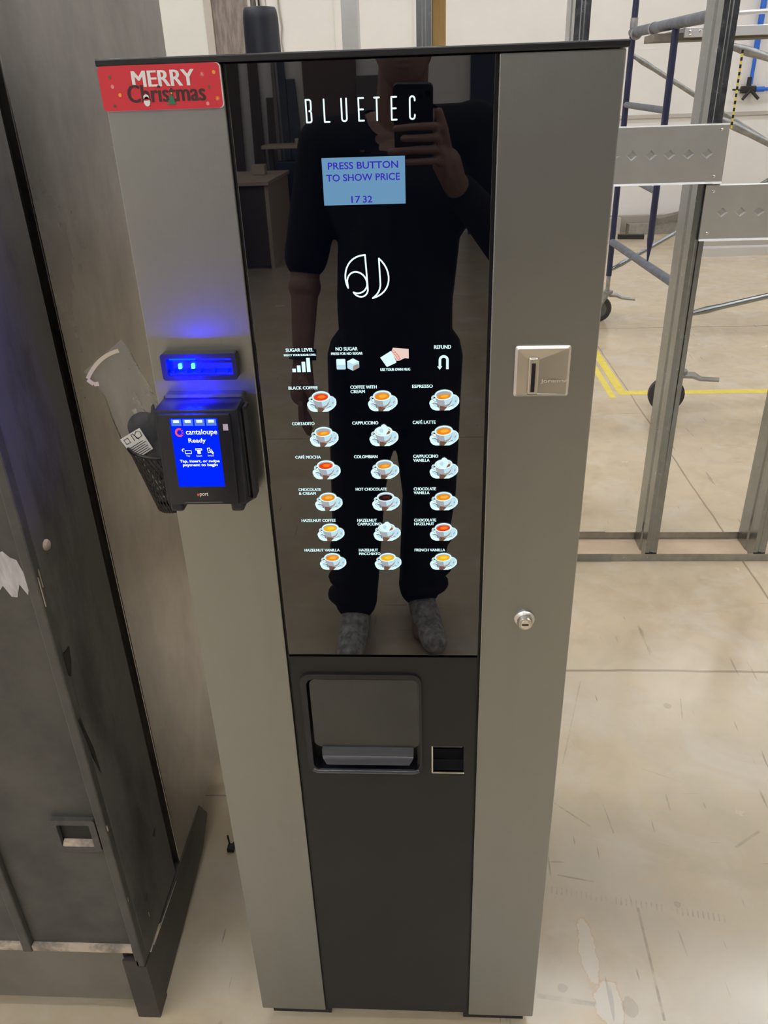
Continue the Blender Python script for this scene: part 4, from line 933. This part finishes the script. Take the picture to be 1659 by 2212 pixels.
def backing(x0, x1, z0, z1, zd, first, lab, scr):
    t = thing('backing_plate', lab, 'backing plate', ((x0 + x1) / 2, 1.79, z0), 'diamond-embossed backing plates')
    b = BM(); y = 1.7900; pitch = 0.0573; hd = 0.0188; hz = 0.0150; ins = 0.60; dep = 0.0085
    xs = [x0]
    za, zb = zd - 0.022, zd + 0.022
    c = first
    while c - pitch > x0 + pitch / 2: c -= pitch
    cs_ = []
    while c + pitch / 2 < x1: cs_.append(c); c += pitch
    left, right = cs_[0] - pitch / 2, cs_[-1] + pitch / 2
    for q_ in ((x0, x1, z0 + 0.006, za), (x0, x1, zb, z1 - 0.004), (x0, left, za, zb), (right, x1, za, zb)):
        poly(b, [(q_[0], y, q_[2]), (q_[1], y, q_[2]), (q_[1], y, q_[3]), (q_[0], y, q_[3])])
    for c in cs_:
        A = [b.verts.new(p) for p in ((c - pitch / 2, y, za), (c + pitch / 2, y, za), (c + pitch / 2, y, zb), (c - pitch / 2, y, zb))]
        Dm = [b.verts.new(p) for p in ((c, y, zd - hz), (c + hd, y, zd), (c, y, zd + hz), (c - hd, y, zd))]
        I = [b.verts.new(p) for p in ((c, y + dep, zd - hz * ins), (c + hd * ins, y + dep, zd), (c, y + dep, zd + hz * ins), (c - hd * ins, y + dep, zd))]
        for f in ((A[0], A[1], Dm[0]), (A[1], Dm[1], Dm[0]), (A[1], A[2], Dm[1]), (A[2], Dm[2], Dm[1]), (A[2], A[3], Dm[2]), (A[3], Dm[3], Dm[2]), (A[3], A[0], Dm[3]), (A[0], Dm[0], Dm[3])): b.faces.new(f)
        for i in range(4): j = (i + 1) % 4; b.faces.new((Dm[i], Dm[j], I[j], I[i]))
        b.faces.new(I)
    # folded edges and back face
    poly(b, [(x0, y, z1 - 0.004), (x1, y, z1 - 0.004), (x1, y + 0.004, z1), (x0, y + 0.004, z1)])
    poly(b, [(x0, y - 0.004, z0), (x1, y - 0.004, z0), (x1, y, z0 + 0.006), (x0, y, z0 + 0.006)])
    poly(b, [(x0, y - 0.004, z0), (x0, y + 0.006, z0), (x1, y + 0.006, z0), (x1, y - 0.004, z0)])
    poly(b, [(x1, y + 0.0065, z0), (x0, y + 0.0065, z0), (x0, y + 0.0065, z1), (x1, y + 0.0065, z1)])
    poly(b, [(x0, y + 0.004, z1), (x1, y + 0.004, z1), (x1, y + 0.0065, z1), (x0, y + 0.0065, z1)])
    poly(b, [(x1, y - 0.002, z0), (x1, y + 0.0065, z0), (x1, y + 0.0065, z1), (x1, y, z1)]); poly(b, [(x0, y + 0.0065, z0), (x0, y - 0.002, z0), (x0, y, z1), (x0, y + 0.0065, z1)])
    obj('plate', b, 'plate', t)
    for s_ in scr: obj('screw', screw_bm([s_], 1.7898, 0.0042), 'chrome', t, True)
backing(0.47, 0.988, 1.391, 1.561, 1.478, 0.703, 'upper diamond-embossed steel plate running behind the coffee machine', [(0.965, 1.545), (0.962, 1.413), (0.512, 1.545), (0.512, 1.413)])
backing(0.944, 1.39, 1.219, 1.389, 1.305, 1.005, 'lower diamond-embossed steel plate cut by the right edge of the photo', [(0.968, 1.368), (0.968, 1.243), (1.362, 1.368)])
# black and yellow marker tape hanging on the stud
ch = thing('marker_tape', 'thin black and yellow striped strip hanging beside the plate stud', 'tape', (0.996, 1.80, 1.54))
b = BM(); n = 22
for i in range(n):
    z0 = 1.545 + i * 0.0095; box(b, 0.9935 - 0.0001 * i, 0.9995 - 0.0001 * i, 1.8005, 1.8025, z0, z0 + 0.0095, 0, i % 2)
obj('strip', b, ['yellow', 'black'], ch)

# ------------------------------------------------------------------ scaffold
sc = thing('scaffold', 'rolling scaffold frame of navy tubes with grey cross braces beyond the stud wall', 'scaffold', (1.5, 4.5, 0))
A = Vector((1.49, 5.52, 0)); B_ = Vector((1.487, 3.47, 0))
def fr(t, z): p = A.lerp(B_, t); return (p.x, p.y, z)
for t in (0.0, 1.0):
    b = BM(); tube(b, [fr(t, 0.36), fr(t, 2.55)], 0.0215, 14); obj('post', b, 'navy', sc, True)
for t in (0.535, 0.72):
    b = BM()
    if t < 0.6: tube(b, [fr(t, 2.0), fr(t, 0.80), fr(t - 0.004, 0.66)], [0.0205, 0.0205, 0.004], 12); obj('inner_post', b, 'navy', sc, True)
b = BM(); tube(b, [fr(-0.005, 2.005), fr(0.5, 1.985), fr(1.0, 1.965)], 0.030, 14); obj('top_bar', b, 'bluegrey', sc, True)
for t in (0.045, 0.28):
    b = BM(); tube(b, [fr(t, 1.99), fr(t + 0.014, 1.99)], 0.037, 14); obj('collar', b, 'brace', sc, True)
b = BM(); lathe(b, [(0.026, 0), (0.026, 0.06)], fr(0, 2.03), 'z', 14); obj('coupling', b, 'brace', sc, True)
for z in (1.550, 1.10):
    b = BM(); tube(b, [fr(0, z + 0.01), fr(0.535, z - 0.01)], 0.020, 12); obj('rung', b, 'bluegrey', sc, True)
far = lambda t, z: (fr(t, 0)[0] + 2.15, fr(t, 0)[1], z)
FX = Vector((3.62, 5.95, 0))
def brace_tube(p0, p1, r=0.0165, m='brace'):
    b = BM(); p0, p1 = Vector(p0), Vector(p1); q0, q1 = p0.lerp(p1, 0.045), p0.lerp(p1, 0.08)
    tube(b, [p0, q0, q1, p1], [r * 0.75, r * 1.25, r, r], 10); obj('cross_brace', b, m, sc, True)
brace_tube(fr(0, 1.875), (3.60, 5.70, 0.72)); brace_tube(fr(0, 0.40), (3.60, 5.70, 1.55), m='galv')
b = BM(); tube(b, [fr(0.0, 0.615), fr(1.0, 0.665)], 0.027, 14); obj('lower_bar', b, 'bluegrey', sc, True)
brace_tube(fr(1, 1.83), (3.65, 3.60, 1.22), 0.018, 'brace'); brace_tube(fr(1, 1.525), (3.65, 3.60, 0.55)); brace_tube(fr(1, 0.56), (3.65, 3.60, 1.75 - 0.75), 0.0165, 'galv')
for x, y0, lab_ in ((3.62, 5.70, 0), (3.67, 3.60, 0)):
    b = BM(); tube(b, [(x, y0, 0.36), (x, y0, 2.55)], 0.0215, 12); obj('post', b, 'navy', sc, True)
b = BM(); tube(b, [(3.62, 5.70, 2.04), (3.67, 3.60, 2.01)], 0.03, 12); obj('top_bar', b, 'bluegrey', sc, True)
def caster(px_, py_, ang):
    d = Vector((math.cos(ang), math.sin(ang), 0)); off = d * 0.055; c_ = Vector((px_, py_, 0.1)) + off; ax = Vector((-d.y, d.x, 0))
    b = BM(); tube(b, [(px_, py_, 0.235), (px_, py_, 0.37)], 0.016, 12); tube(b, [(px_, py_, 0.225), (px_, py_, 0.245)], 0.045, 14); st = obj('caster', b, 'brace', sc, True)
    for s in (-1, 1):
        b = BM(); s0 = Vector((px_, py_, 0.23)) + ax * 0.034 * s; s1 = c_ + ax * 0.034 * s; tube(b, [s0, s1], [0.028, 0.014], 8); obj('fork', b, 'brace', st, True)
    b = BM(); tube(b, [c_ - ax * 0.025, c_ - ax * 0.018, c_ + ax * 0.018, c_ + ax * 0.025], [0.086, 0.1, 0.1, 0.086], 28); obj('tyre', b, 'rubber', st, True, label='dark rubber tyre')
    b = BM(); tube(b, [c_ - ax * 0.028, c_ + ax * 0.028], 0.066, 24); obj('wheel_hub', b, 'lip', st, True)
    b = BM(); p0 = Vector((px_, py_, 0.215)) - d * 0.02
    tube(b, [p0, p0 - d * 0.06 + Vector((0, 0, 0.0)), p0 - d * 0.10 + Vector((0, 0, -0.02)), p0 - d * 0.20 + Vector((0, 0, -0.025))], [0.02, 0.02, 0.014, 0.014], 8); obj('brake_lever', b, 'galv_dull', st, True)
caster(1.487, 3.47, math.pi * 0.97); caster(1.49, 5.52, math.pi * 0.9); caster(3.62, 5.70, 0.4); caster(3.67, 3.60, 0.4)
pk = thing('scaffold_plank', 'aluminium plank with riveted end resting on the scaffold beyond the plate stud', 'plank', (2.5, 4.5, 1.95))
b = BM(); box(b, 1.545, 3.75, 4.44, 4.47, 1.912, 1.962, 0.003); obj('side_rail', b, 'alu', pk)
b = BM(); box(b, 1.545, 3.75, 4.47, 4.88, 1.940, 1.960); obj('deck', b, 'alu', pk)
for s_ in ((1.575, 1.942), (1.632, 1.942), (1.712, 1.944), (1.58, 1.922)): obj('rivet', screw_bm([s_], 4.44, 0.008), 'chrome', pk, True)
pk2 = BM(); box(pk2, 1.385, 3.7, 4.475, 4.72, 1.900, 1.938); tag(obj('scaffold_plank', pk2, 'plank_grey'), 'grey brown wooden plank with its end left of the aluminium one', 'plank')
b = BM(); tube(b, [(1.62, 4.46, 2.02), (3.7, 4.46, 2.06)], 0.013, 10); obj('guard_tube', b, 'alu', sc, True)
# yellow tape on the floor
for nm, q_, lb in (('floor_tape', (1.235, 4.6, 3.755, 3.825), 'yellow floor tape running left to right under the scaffold'), ('floor_tape', (1.235, 1.287, 3.826, 8.6), 'yellow floor tape running away, outer of the paired lines'), ('floor_tape', (1.170, 1.208, 3.70, 8.6), 'thinner yellow floor tape, left one of the paired lines')):
    b = BM(); box(b, q_[0], q_[1], q_[2], q_[3], 0.0, 0.0012); tag(obj(nm, b, 'yellow'), lb, 'floor tape', 'yellow floor tapes')

# ------------------------------------------------------------------ far wall pieces
b = BM(); box(b, -2.53, -2.10, YF - 0.045, YF - 0.005, 0.0, 3.0, 0.004); tag(obj('wall_board', b, 'brown_board'), 'tall weathered grey brown board against the far wall, left of the pole', 'board')
b = BM(); box(b, -3.6, -2.62, YF - 0.05, YF - 0.005, 0.0, 3.0, 0.004); tag(obj('wall_board', b, 'wall_pale'), 'tall pale board at the far wall between black machine and brown board', 'board')
b = BM(); box(b, -2.62, -2.53, YF - 0.07, YF - 0.005, 0.0, 3.0, 0.004); tag(obj('wall_post', b, 'trim'), 'slim beige post at the far wall beside the brown board', 'post')
b = BM(); tube(b, [(-1.74, YF - 0.02, 3.2), (-1.715, YF - 0.02, 2.6), (-1.70, YF - 0.02, 2.45), (-1.72, YF - 0.02, 2.30), (-1.70, YF - 0.02, 2.15), (-1.69, YF - 0.02, 1.2)], 0.011, 6); tag(obj('wall_cable', b, 'cord'), 'thin grey cable hanging down the far wall right of the pole', 'cable')
for x in (-1.08, -0.12):
    b = BM(); box(b, x, x + 0.02, YF - 0.012, YF, 0.09, 4.5); o = structure('trim_2' if x < -1 else 'trim_3', b, 'wall_pale', 'faint panel seam strip on the far wall')
al = thing('air_line', 'blue air pipe with a black tap on the far wall', 'pipe', (3.97, YF - 0.06, 1.6))
b = BM(); tube(b, [(3.99, YF - 0.07, 1.66), (3.99, YF - 0.07, 2.02)], 0.022, 12); tube(b, [(3.99, YF - 0.07, 2.0), (3.99, YF - 0.07, 3.6)], 0.034, 12); obj('drop_pipe', b, 'pipe_blue', al, True)
b = BM(); tube(b, [(4.05, YF - 0.07, 1.605), (6.6, YF - 0.07, 1.605)], 0.020, 12); tube(b, [(4.06, YF - 0.07, 1.605), (4.16, YF - 0.07, 1.605)], 0.03, 12); obj('branch_pipe', b, 'pipe_blue', al, True)
b = BM(); box(b, 3.89, 4.06, YF - 0.10, YF - 0.01, 1.565, 1.645, 0.012); tube(b, [(3.97, YF - 0.07, 1.64), (3.97, YF - 0.07, 1.74)], 0.028, 10); tube(b, [(3.99, YF - 0.1, 1.60), (3.90, YF - 0.13, 1.50)], 0.018, 8); tube(b, [(3.99, YF - 0.1, 1.60), (4.09, YF - 0.13, 1.50)], 0.018, 8); tube(b, [(3.9, YF - 0.08, 1.60), (3.78, YF - 0.08, 1.61)], 0.010, 8); obj('tap', b, 'black', al, label='black tap fitting')
# debris along the wall
def scrap(pts, w_, h_, m, lab_, nm='scrap_profile', cat='scrap piece'):
    p0, p1 = Vector(pts[0]), Vector(pts[1]); d = (p1 - p0).normalized(); s = d.cross(Vector((0, 0, 1))).normalized() * w_ / 2; u = Vector((0, 0, h_))
    b = BM(); hexa(b, [p0 - s, p1 - s, p1 + s, p0 + s, p0 - s + u, p1 - s + u, p1 + s + u, p0 + s + u]); bmesh.ops.recalc_face_normals(b, faces=b.faces[:])
    tag(obj(nm, b, m), lab_, cat, 'offcuts along the far wall')
scrap([(2.62, 9.85, 0.0), (3.55, 9.95, 0.0)], 0.12, 0.13, 'galv_dull', 'grey metal channel lying at the foot of the far wall left of the plate stud')
scrap([(2.45, 10.08, 0.0), (3.8, 10.12, 0.0)], 0.10, 0.20, 'cord', 'grey long offcut pressed against the far wall base')
scrap([(2.95, 9.78, 0.131), (3.75, 9.98, 0.27)], 0.14, 0.07, 'plank_grey', 'grey brown plank tilted on top of the metal channel')
scrap([(2.44, 9.55, 0.0), (2.75, 9.5, 0.0)], 0.10, 0.05, 'black', 'small black block on the floor in front of the metal channel', 'scrap_block')
scrap([(2.35, 9.9, 0.0), (2.52, 9.95, 0.0)], 0.12, 0.20, 'trim', 'stubby beige offcut by the coffee machine edge at the far wall', 'scrap_block')
scrap([(3.0, 8.62, 0.0), (6.2, 8.75, 0.0)], 0.16, 0.10, 'trim', 'long pale profile on the floor below the lower diamond plate, rear one', 'long_profile', 'profile')
scrap([(2.95, 8.25, 0.0), (6.2, 8.35, 0.0)], 0.14, 0.09, 'alu', 'long white profile on the floor below the lower diamond plate, front one', 'long_profile', 'profile')

# ------------------------------------------------------------------ the side of the hall seen mirrored in the glass
def leaner(x0, x1, ybot, ytop, h, m, lab_, th=0.04):
    b = BM(); hexa(b, [(x0[0], ybot - th, 0), (x0[1], ybot - th, 0), (x0[1], ybot, 0), (x0[0], ybot, 0), (x1[0], ytop - th, h), (x1[1], ytop - th, h), (x1[1], ytop, h), (x1[0], ytop, h)])
    tag(obj('leaning_board', b, m), lab_, 'board', 'boards leaning on the wall behind the photographer')
Y0, Y1 = YN + 0.15, YN + 0.05
leaner((-2.62, -2.36), (-2.46, -2.30), Y0, Y1, 2.9, 'board_dark', 'dark board leaning leftmost, mirrored at the glass edge')
leaner((-2.22, -2.06), (-2.18, -2.07), Y0, Y1, 2.9, 'board_dark', 'dark board leaning second from left, mirrored in the glass')
leaner((-2.02, -1.90), (-1.99, -1.90), Y0 + 0.02, Y1 + 0.02, 1.70, 'board_dark', 'short dark board leaning between taller ones, mirrored in the glass')
leaner((-1.89, -1.84), (-1.90, -1.86), Y0, Y1, 2.9, 'board_grey', 'slim grey lath leaning beside the blue boards, mirrored in the glass')
leaner((-1.79, -1.70), (-1.83, -1.74), Y0, Y1, 2.9, 'board_blue', 'slim tall slate blue board leaning, mirrored in the glass')
leaner((-1.69, -1.50), (-1.72, -1.61), Y0 + 0.02, Y1 + 0.02, 1.90, 'board_blue', 'wide slate blue board leaning right of the slim one, mirrored in the glass')
b = BM(); box(b, -1.50, -0.83, YN + 0.02, YN + 0.10, 0.0, 2.9, 0.004); tag(obj('brown_sheet', b, 'redbrown'), 'large red brown sheet at the wall behind the photographer', 'board')
b = BM(); box(b, -0.80, -0.30, YN + 0.02, YN + 0.5, 0.0, 1.90, 0.006); tag(obj('metal_locker', b, 'desk_dark'), 'dark cupboard at the wall behind the photographer', 'cupboard')
b = BM(); box(b, 0.60, 6.6, YN + 0.02, YN + 0.22, 0.0, 4.6, 0.006); tag(obj('dark_wall_panel', b, 'bluebin'), 'dark panel at the wall, widened out of view to darken the right steel, its edge mirrored at the right glass edge', 'door')  # seen only at its edge; unseen width added to darken the right steel panel
ds = thing('desk', 'long beige topped desk behind the photographer, mirrored in the glass', 'desk', (-2.4, -8.2, 0))
b = BM(); hexa(b, [(-3.3, -8.0, 0.86), (-1.50, -6.5, 0.86), (-1.44, -8.0, 0.86), (-1.66, -9.45, 0.86), (-3.3, -8.0, 0.90), (-1.50, -6.5, 0.90), (-1.44, -8.0, 0.90), (-1.66, -9.45, 0.90)]) if False else box(b, -3.3, -1.62, -9.45, -8.0, 0.87, 0.91, 0.004); obj('desk_top', b, 'beige', ds)
b = BM(); box(b, -3.3, -2.02, -7.995, -6.6, 0.87, 0.91, 0.004); obj('desk_return', b, 'beige', ds)
b = BM(); box(b, -3.25, -1.68, -8.10, -8.06, 0.04, 0.87); obj('front_panel', b, 'desk_dark', ds); b = BM(); box(b, -2.10, -2.06, -7.99, -6.65, 0.04, 0.87); obj('front_panel', b, 'desk_dark', ds)
b = BM(); box(b, -1.68, -1.64, -9.40, -8.06, 0.0, 0.87); obj('end_panel', b, 'beige', ds)
b = BM(); box(b, -3.25, -3.21, -9.40, -6.65, 0.0, 0.87); obj('end_panel', b, 'beige', ds)
b = BM(); box(b, -1.95, -1.80, -8.95, -8.80, 0.912, 1.02, 0.01); tag(obj('small_box', b, 'beige'), 'small beige box on the desk, mirrored in the glass', 'box')
ts = thing('trestle_table', 'narrow beige trestle table behind the desk, mirrored in the glass', 'table', (-1.5, -9.6, 0))
b = BM(); box(b, -1.95, -0.9, -9.98, -9.50, 1.145, 1.185, 0.004); obj('table_top', b, 'beige', ts)
for x in (-1.88, -1.45, -0.97):
    b = BM(); box(b, x - 0.03, x + 0.03, -9.76, -9.70, 0, 1.145); obj('leg', b, 'desk_dark', ts)
b = BM(); box(b, -1.56, -1.46, -9.80, -9.68, 1.1855, 1.245, 0.006); tag(obj('small_box', b, 'beige'), 'small beige box on the trestle table, mirrored in the glass', 'box')
b = BM(); box(b, -1.78, -1.52, -9.68, -9.52, 0.0, 1.0, 0.01); tag(obj('storage_bin', b, 'bluebin'), 'tall dark blue bin under the trestle table, mirrored in the glass', 'bin')

# ------------------------------------------------------------------ the photographer (mirrored in the glass)
pr = thing('person', 'person in black top and trousers holding up a phone, mirrored in the glass', 'person', (-0.05, -1.38, 0))
HC = Vector((0.014, -1.215, 1.800))
def limb(bm, pts, rs):
    for (p, q_), (r, s) in zip(zip(pts, pts[1:]), zip(rs, rs[1:])): cap(bm, p, q_, r, s)
hipL, hipR = Vector((-0.115, -1.36, 0.98)), Vector((0.055, -1.36, 0.98))
kneeL, kneeR = Vector((-0.160, -1.35, 0.53)), Vector((0.070, -1.36, 0.53))
ankL, ankR = Vector((-0.185, -1.335, 0.10)), Vector((0.035, -1.42, 0.10))
shL, shR = Vector((-0.195, -1.30, 1.560)), Vector((0.190, -1.32, 1.575))
elL, wrL = Vector((-0.272, -1.33, 1.265)), Vector((-0.288, -1.24, 1.005))
elR, wrR = Vector((0.290, -1.27, 1.290)), Vector((0.130, -1.035, 1.485))
def hand_left(bm):
    k = Vector((-0.293, -1.225, 0.915)); limb(bm, [wrL, k], [0.028, 0.036]); ball(bm, (-0.293, -1.225, 0.925), (0.024, 0.040, 0.045))
    for dy, l_, r in ((0.032, 0.085, 0.0098), (0.011, 0.095, 0.0100), (-0.011, 0.090, 0.0096), (-0.031, 0.072, 0.0086)):
        s = Vector((-0.294, -1.222 + dy, 0.893)); m_ = s + Vector((-0.002, 0.004, -l_ * 0.5)); e = m_ + Vector((0.018, 0.006, -l_ * 0.46)); limb(bm, [s, m_, e], [r, r * 0.95, r * 0.8])
    limb(bm, [(-0.283, -1.198, 0.965), (-0.262, -1.180, 0.925), (-0.254, -1.176, 0.890)], [0.014, 0.0115, 0.009])
def hand_right(bm):
    ball(bm, (0.106, -0.986, 1.540), (0.020, 0.030, 0.046), Matrix.Rotation(-0.25, 4, 'Y')); limb(bm, [wrR, (0.112, -0.995, 1.53)], [0.029, 0.033])
    for pts, r in (([(0.094, -0.975, 1.588), (0.086, -0.938, 1.606), (0.047, -0.9225, 1.606), (0.003, -0.9215, 1.604)], 0.0085), ([(0.096, -0.975, 1.568), (0.088, -0.938, 1.584), (0.049, -0.922, 1.584), (0.018, -0.921, 1.584)], 0.0085),
                   ([(0.097, -0.976, 1.548), (0.087, -0.938, 1.560), (0.042, -0.921, 1.561), (-0.010, -0.920, 1.560)], 0.0085), ([(0.098, -0.978, 1.530), (0.088, -0.942, 1.538), (0.051, -0.926, 1.538), (0.013, -0.923, 1.538)], 0.0078)):
        limb(bm, pts, [r * 1.1, r, r * 0.95, r * 0.85])
    limb(bm, [(0.110, -0.985, 1.555), (0.103, -0.965, 1.598), (0.094, -0.962, 1.632)], [0.015, 0.0125, 0.0095])
b = BM()
ball(b, HC, (0.076, 0.098, 0.118)); ball(b, HC + Vector((0, 0.035, -0.055)), (0.060, 0.062, 0.070)); ball(b, HC + Vector((0, 0.052, -0.092)), (0.036, 0.034, 0.026))
cap(b, HC + Vector((0, 0.095, 0.0)), HC + Vector((0, 0.112, -0.032)), 0.010, 0.015); ball(b, HC + Vector((0, 0.088, -0.064)), (0.024, 0.012, 0.006)); ball(b, HC + Vector((0, 0.086, -0.076)), (0.021, 0.012, 0.006))
for s in (-1, 1):
    ball(b, HC + Vector((0.077 * s, -0.005, -0.012)), (0.012, 0.02, 0.032)); ball(b, HC + Vector((0.031 * s, 0.085, 0.022)), (0.022, 0.014, 0.009)); ball(b, HC + Vector((0.03 * s, 0.080, 0.004)), (0.014, 0.012, 0.010)); ball(b, HC + Vector((0.042 * s, 0.062, -0.03)), (0.026, 0.024, 0.024))
cap(b, HC + Vector((0, -0.01, -0.07)), (0.0, -1.30, 1.58), 0.060, 0.066)
limb(b, [(-0.03, -1.36, 0.98), (-0.02, -1.33, 1.20), (0.0, -1.31, 1.48)], [0.135, 0.13, 0.125]); limb(b, [shL, (0, -1.31, 1.55), shR], [0.06, 0.09, 0.06])
limb(b, [shL, elL, wrL], [0.058, 0.044, 0.028]); limb(b, [shR, elR, wrR], [0.058, 0.044, 0.029]); ball(b, elL.lerp(wrL, 0.25), 0.046); ball(b, elR.lerp(wrR, 0.25), 0.046)
limb(b, [hipL, kneeL, ankL], [0.092, 0.062, 0.040]); limb(b, [hipR, kneeR, ankR], [0.092, 0.062, 0.040])
for a_ in (ankL, ankR): limb(b, [a_ + Vector((0, -0.03, -0.06)), a_ + Vector((0, 0.15, -0.066))], [0.032, 0.026])
hand_left(b); hand_right(b)
b = fused(b, 0.0036, 2); obj('body', b, 'skin', pr, True)
b = BM(); ball(b, HC + Vector((0, -0.016, 0.028)), (0.084, 0.100, 0.110))
for _ in range(60):
    a = random.uniform(0, 6.28); e = random.uniform(0.35, 1.5); p = HC + Vector((0.082 * math.cos(a) * math.cos(e), -0.016 + 0.096 * math.sin(a) * math.cos(e), 0.028 + 0.108 * math.sin(e))); ball(b, p, 0.014)
b = fused(b, 0.006, 1)
bmesh.ops.delete(b, geom=[v for v in b.verts if v.co.z < HC.z - 0.03 or (v.co.y > HC.y + 0.055 and v.co.z < HC.z + 0.065)], context='VERTS'); obj('hair', b, 'hair', pr, True, label='short dark hair')
b = BM()
limb(b, [(-0.025, -1.345, 0.93), (-0.025, -1.335, 1.15)], [0.166, 0.166]); limb(b, [(-0.025, -1.335, 1.15), (0.0, -1.315, 1.42)], [0.166, 0.168]); ball(b, (-0.05, -1.345, 0.90), (0.158, 0.135, 0.14)); ball(b, (0.010, -1.345, 0.90), (0.150, 0.135, 0.14))
ball(b, (-0.07, -1.31, 1.42), (0.13, 0.13, 0.14)); ball(b, (0.07, -1.31, 1.43), (0.13, 0.13, 0.14)); limb(b, [shL + Vector((0.01, 0, 0)), (0, -1.31, 1.56), shR], [0.068, 0.085, 0.072])
cap(b, shL, elL.lerp(shL, 0.04), 0.070, 0.062); limb(b, [shR, elR, wrR.lerp(elR, 0.12)], [0.078, 0.062, 0.040])
b = fused(b, 0.0085, 3)
bmesh.ops.delete(b, geom=[v for v in b.verts if (v.co - Vector((0.004, -1.270, 1.640))).length < 0.078], context='VERTS')
for _ in range(25): bmesh.ops.smooth_vert(b, verts=[v for v in b.verts if v.is_boundary], factor=0.5, use_axis_x=True, use_axis_y=True, use_axis_z=True)
obj('shirt', b, 'cloth', pr, True, label='loose black top')
b = BM()
limb(b, [hipL, kneeL, ankL + Vector((0, 0, 0.03))], [0.118, 0.088, 0.075]); limb(b, [hipR, kneeR, ankR + Vector((0, 0, 0.03))], [0.118, 0.088, 0.075]); ball(b, (-0.03, -1.36, 0.92), (0.158, 0.122, 0.12)); ball(b, (-0.12, -1.36, 0.84), (0.115, 0.115, 0.10)); ball(b, (0.06, -1.36, 0.84), (0.105, 0.115, 0.10))
for z in (0.34, 0.22, 0.15): ball(b, (-0.178 + random.uniform(-0.02, 0.02), -1.345, z), (0.088, 0.085, 0.03)); ball(b, (0.056 + random.uniform(-0.02, 0.03), -1.41, z), (0.090, 0.085, 0.03))
b = fused(b, 0.0095, 3); obj('trousers', b, 'trouser', pr, True, label='baggy black trousers')
for a_, tx in ((ankL, -0.01), (ankR, 0.05)):
    b = BM(); limb(b, [a_ + Vector((0, -0.060, -0.052)), a_ + Vector((tx * 0.4, 0.07, -0.052)), a_ + Vector((tx, 0.205, -0.058))], [0.048, 0.052, 0.044]); limb(b, [a_ + Vector((0, -0.045, -0.04)), a_ + Vector((0, -0.02, 0.005)), a_ + Vector((tx * 0.3, 0.08, -0.028))], [0.048, 0.052, 0.047]); b = fused(b, 0.006, 2)
    for v in b.verts: v.co.z = max(v.co.z, 0.0)
    obj('shoe', b, 'shoe', pr, True, label='pale worn trainer')
b = BM(); tube(b, [wrL.lerp(elL, 0.02) + Vector((0, 0, 0)), wrL.lerp(elL, 0.13)], 0.0385, 20); obj('wrist_band', b, 'black', pr, True, label='dark wrist band')
# phone held by the person: lens just behind the viewpoint
ph = thing('phone', 'black phone held up in the right hand of the mirrored person', 'phone', CAM - AX_F * 0.02)
PC = CAM - AX_F * 0.0155 - AX_R * 0.0320 - AX_U * 0.0630
def ploc(u, v, d): return PC + AX_R * u + AX_U * v + AX_F * d
def pslab(bm, u0, u1, v0, v1, d0, d1, r, mi=0):
    lp_ = rr(u0, u1, v0, v1, r); f0 = [bm.verts.new(ploc(x, z, d1)) for x, z in lp_]; f1 = [bm.verts.new(ploc(x, z, d0)) for x, z in lp_]
    bm.faces.new(f0); bm.faces.new(f1[::-1])
    for i in range(len(lp_)): j = (i + 1) % len(lp_); bm.faces.new((f0[j], f0[i], f1[i], f1[j]))
    bmesh.ops.recalc_face_normals(bm, faces=bm.faces[:])
b = BM(); pslab(b, -0.0420, 0.0420, -0.0860, 0.0800, -0.0045, 0.0045, 0.011); obj('case', b, 'black', ph)
b = BM(); pslab(b, 0.006, 0.0395, 0.043, 0.0765, 0.0045, 0.0060, 0.008); obj('camera_bump', b, 'black', ph)
for u, v in ((0.0310, 0.0630), (0.0165, 0.0565)):
    b = BM(); c_ = ploc(u, v, 0.0060); tube(b, [c_, c_ + AX_F * 0.0012], 0.0055, 18); obj('lens', b, 'glass', ph)
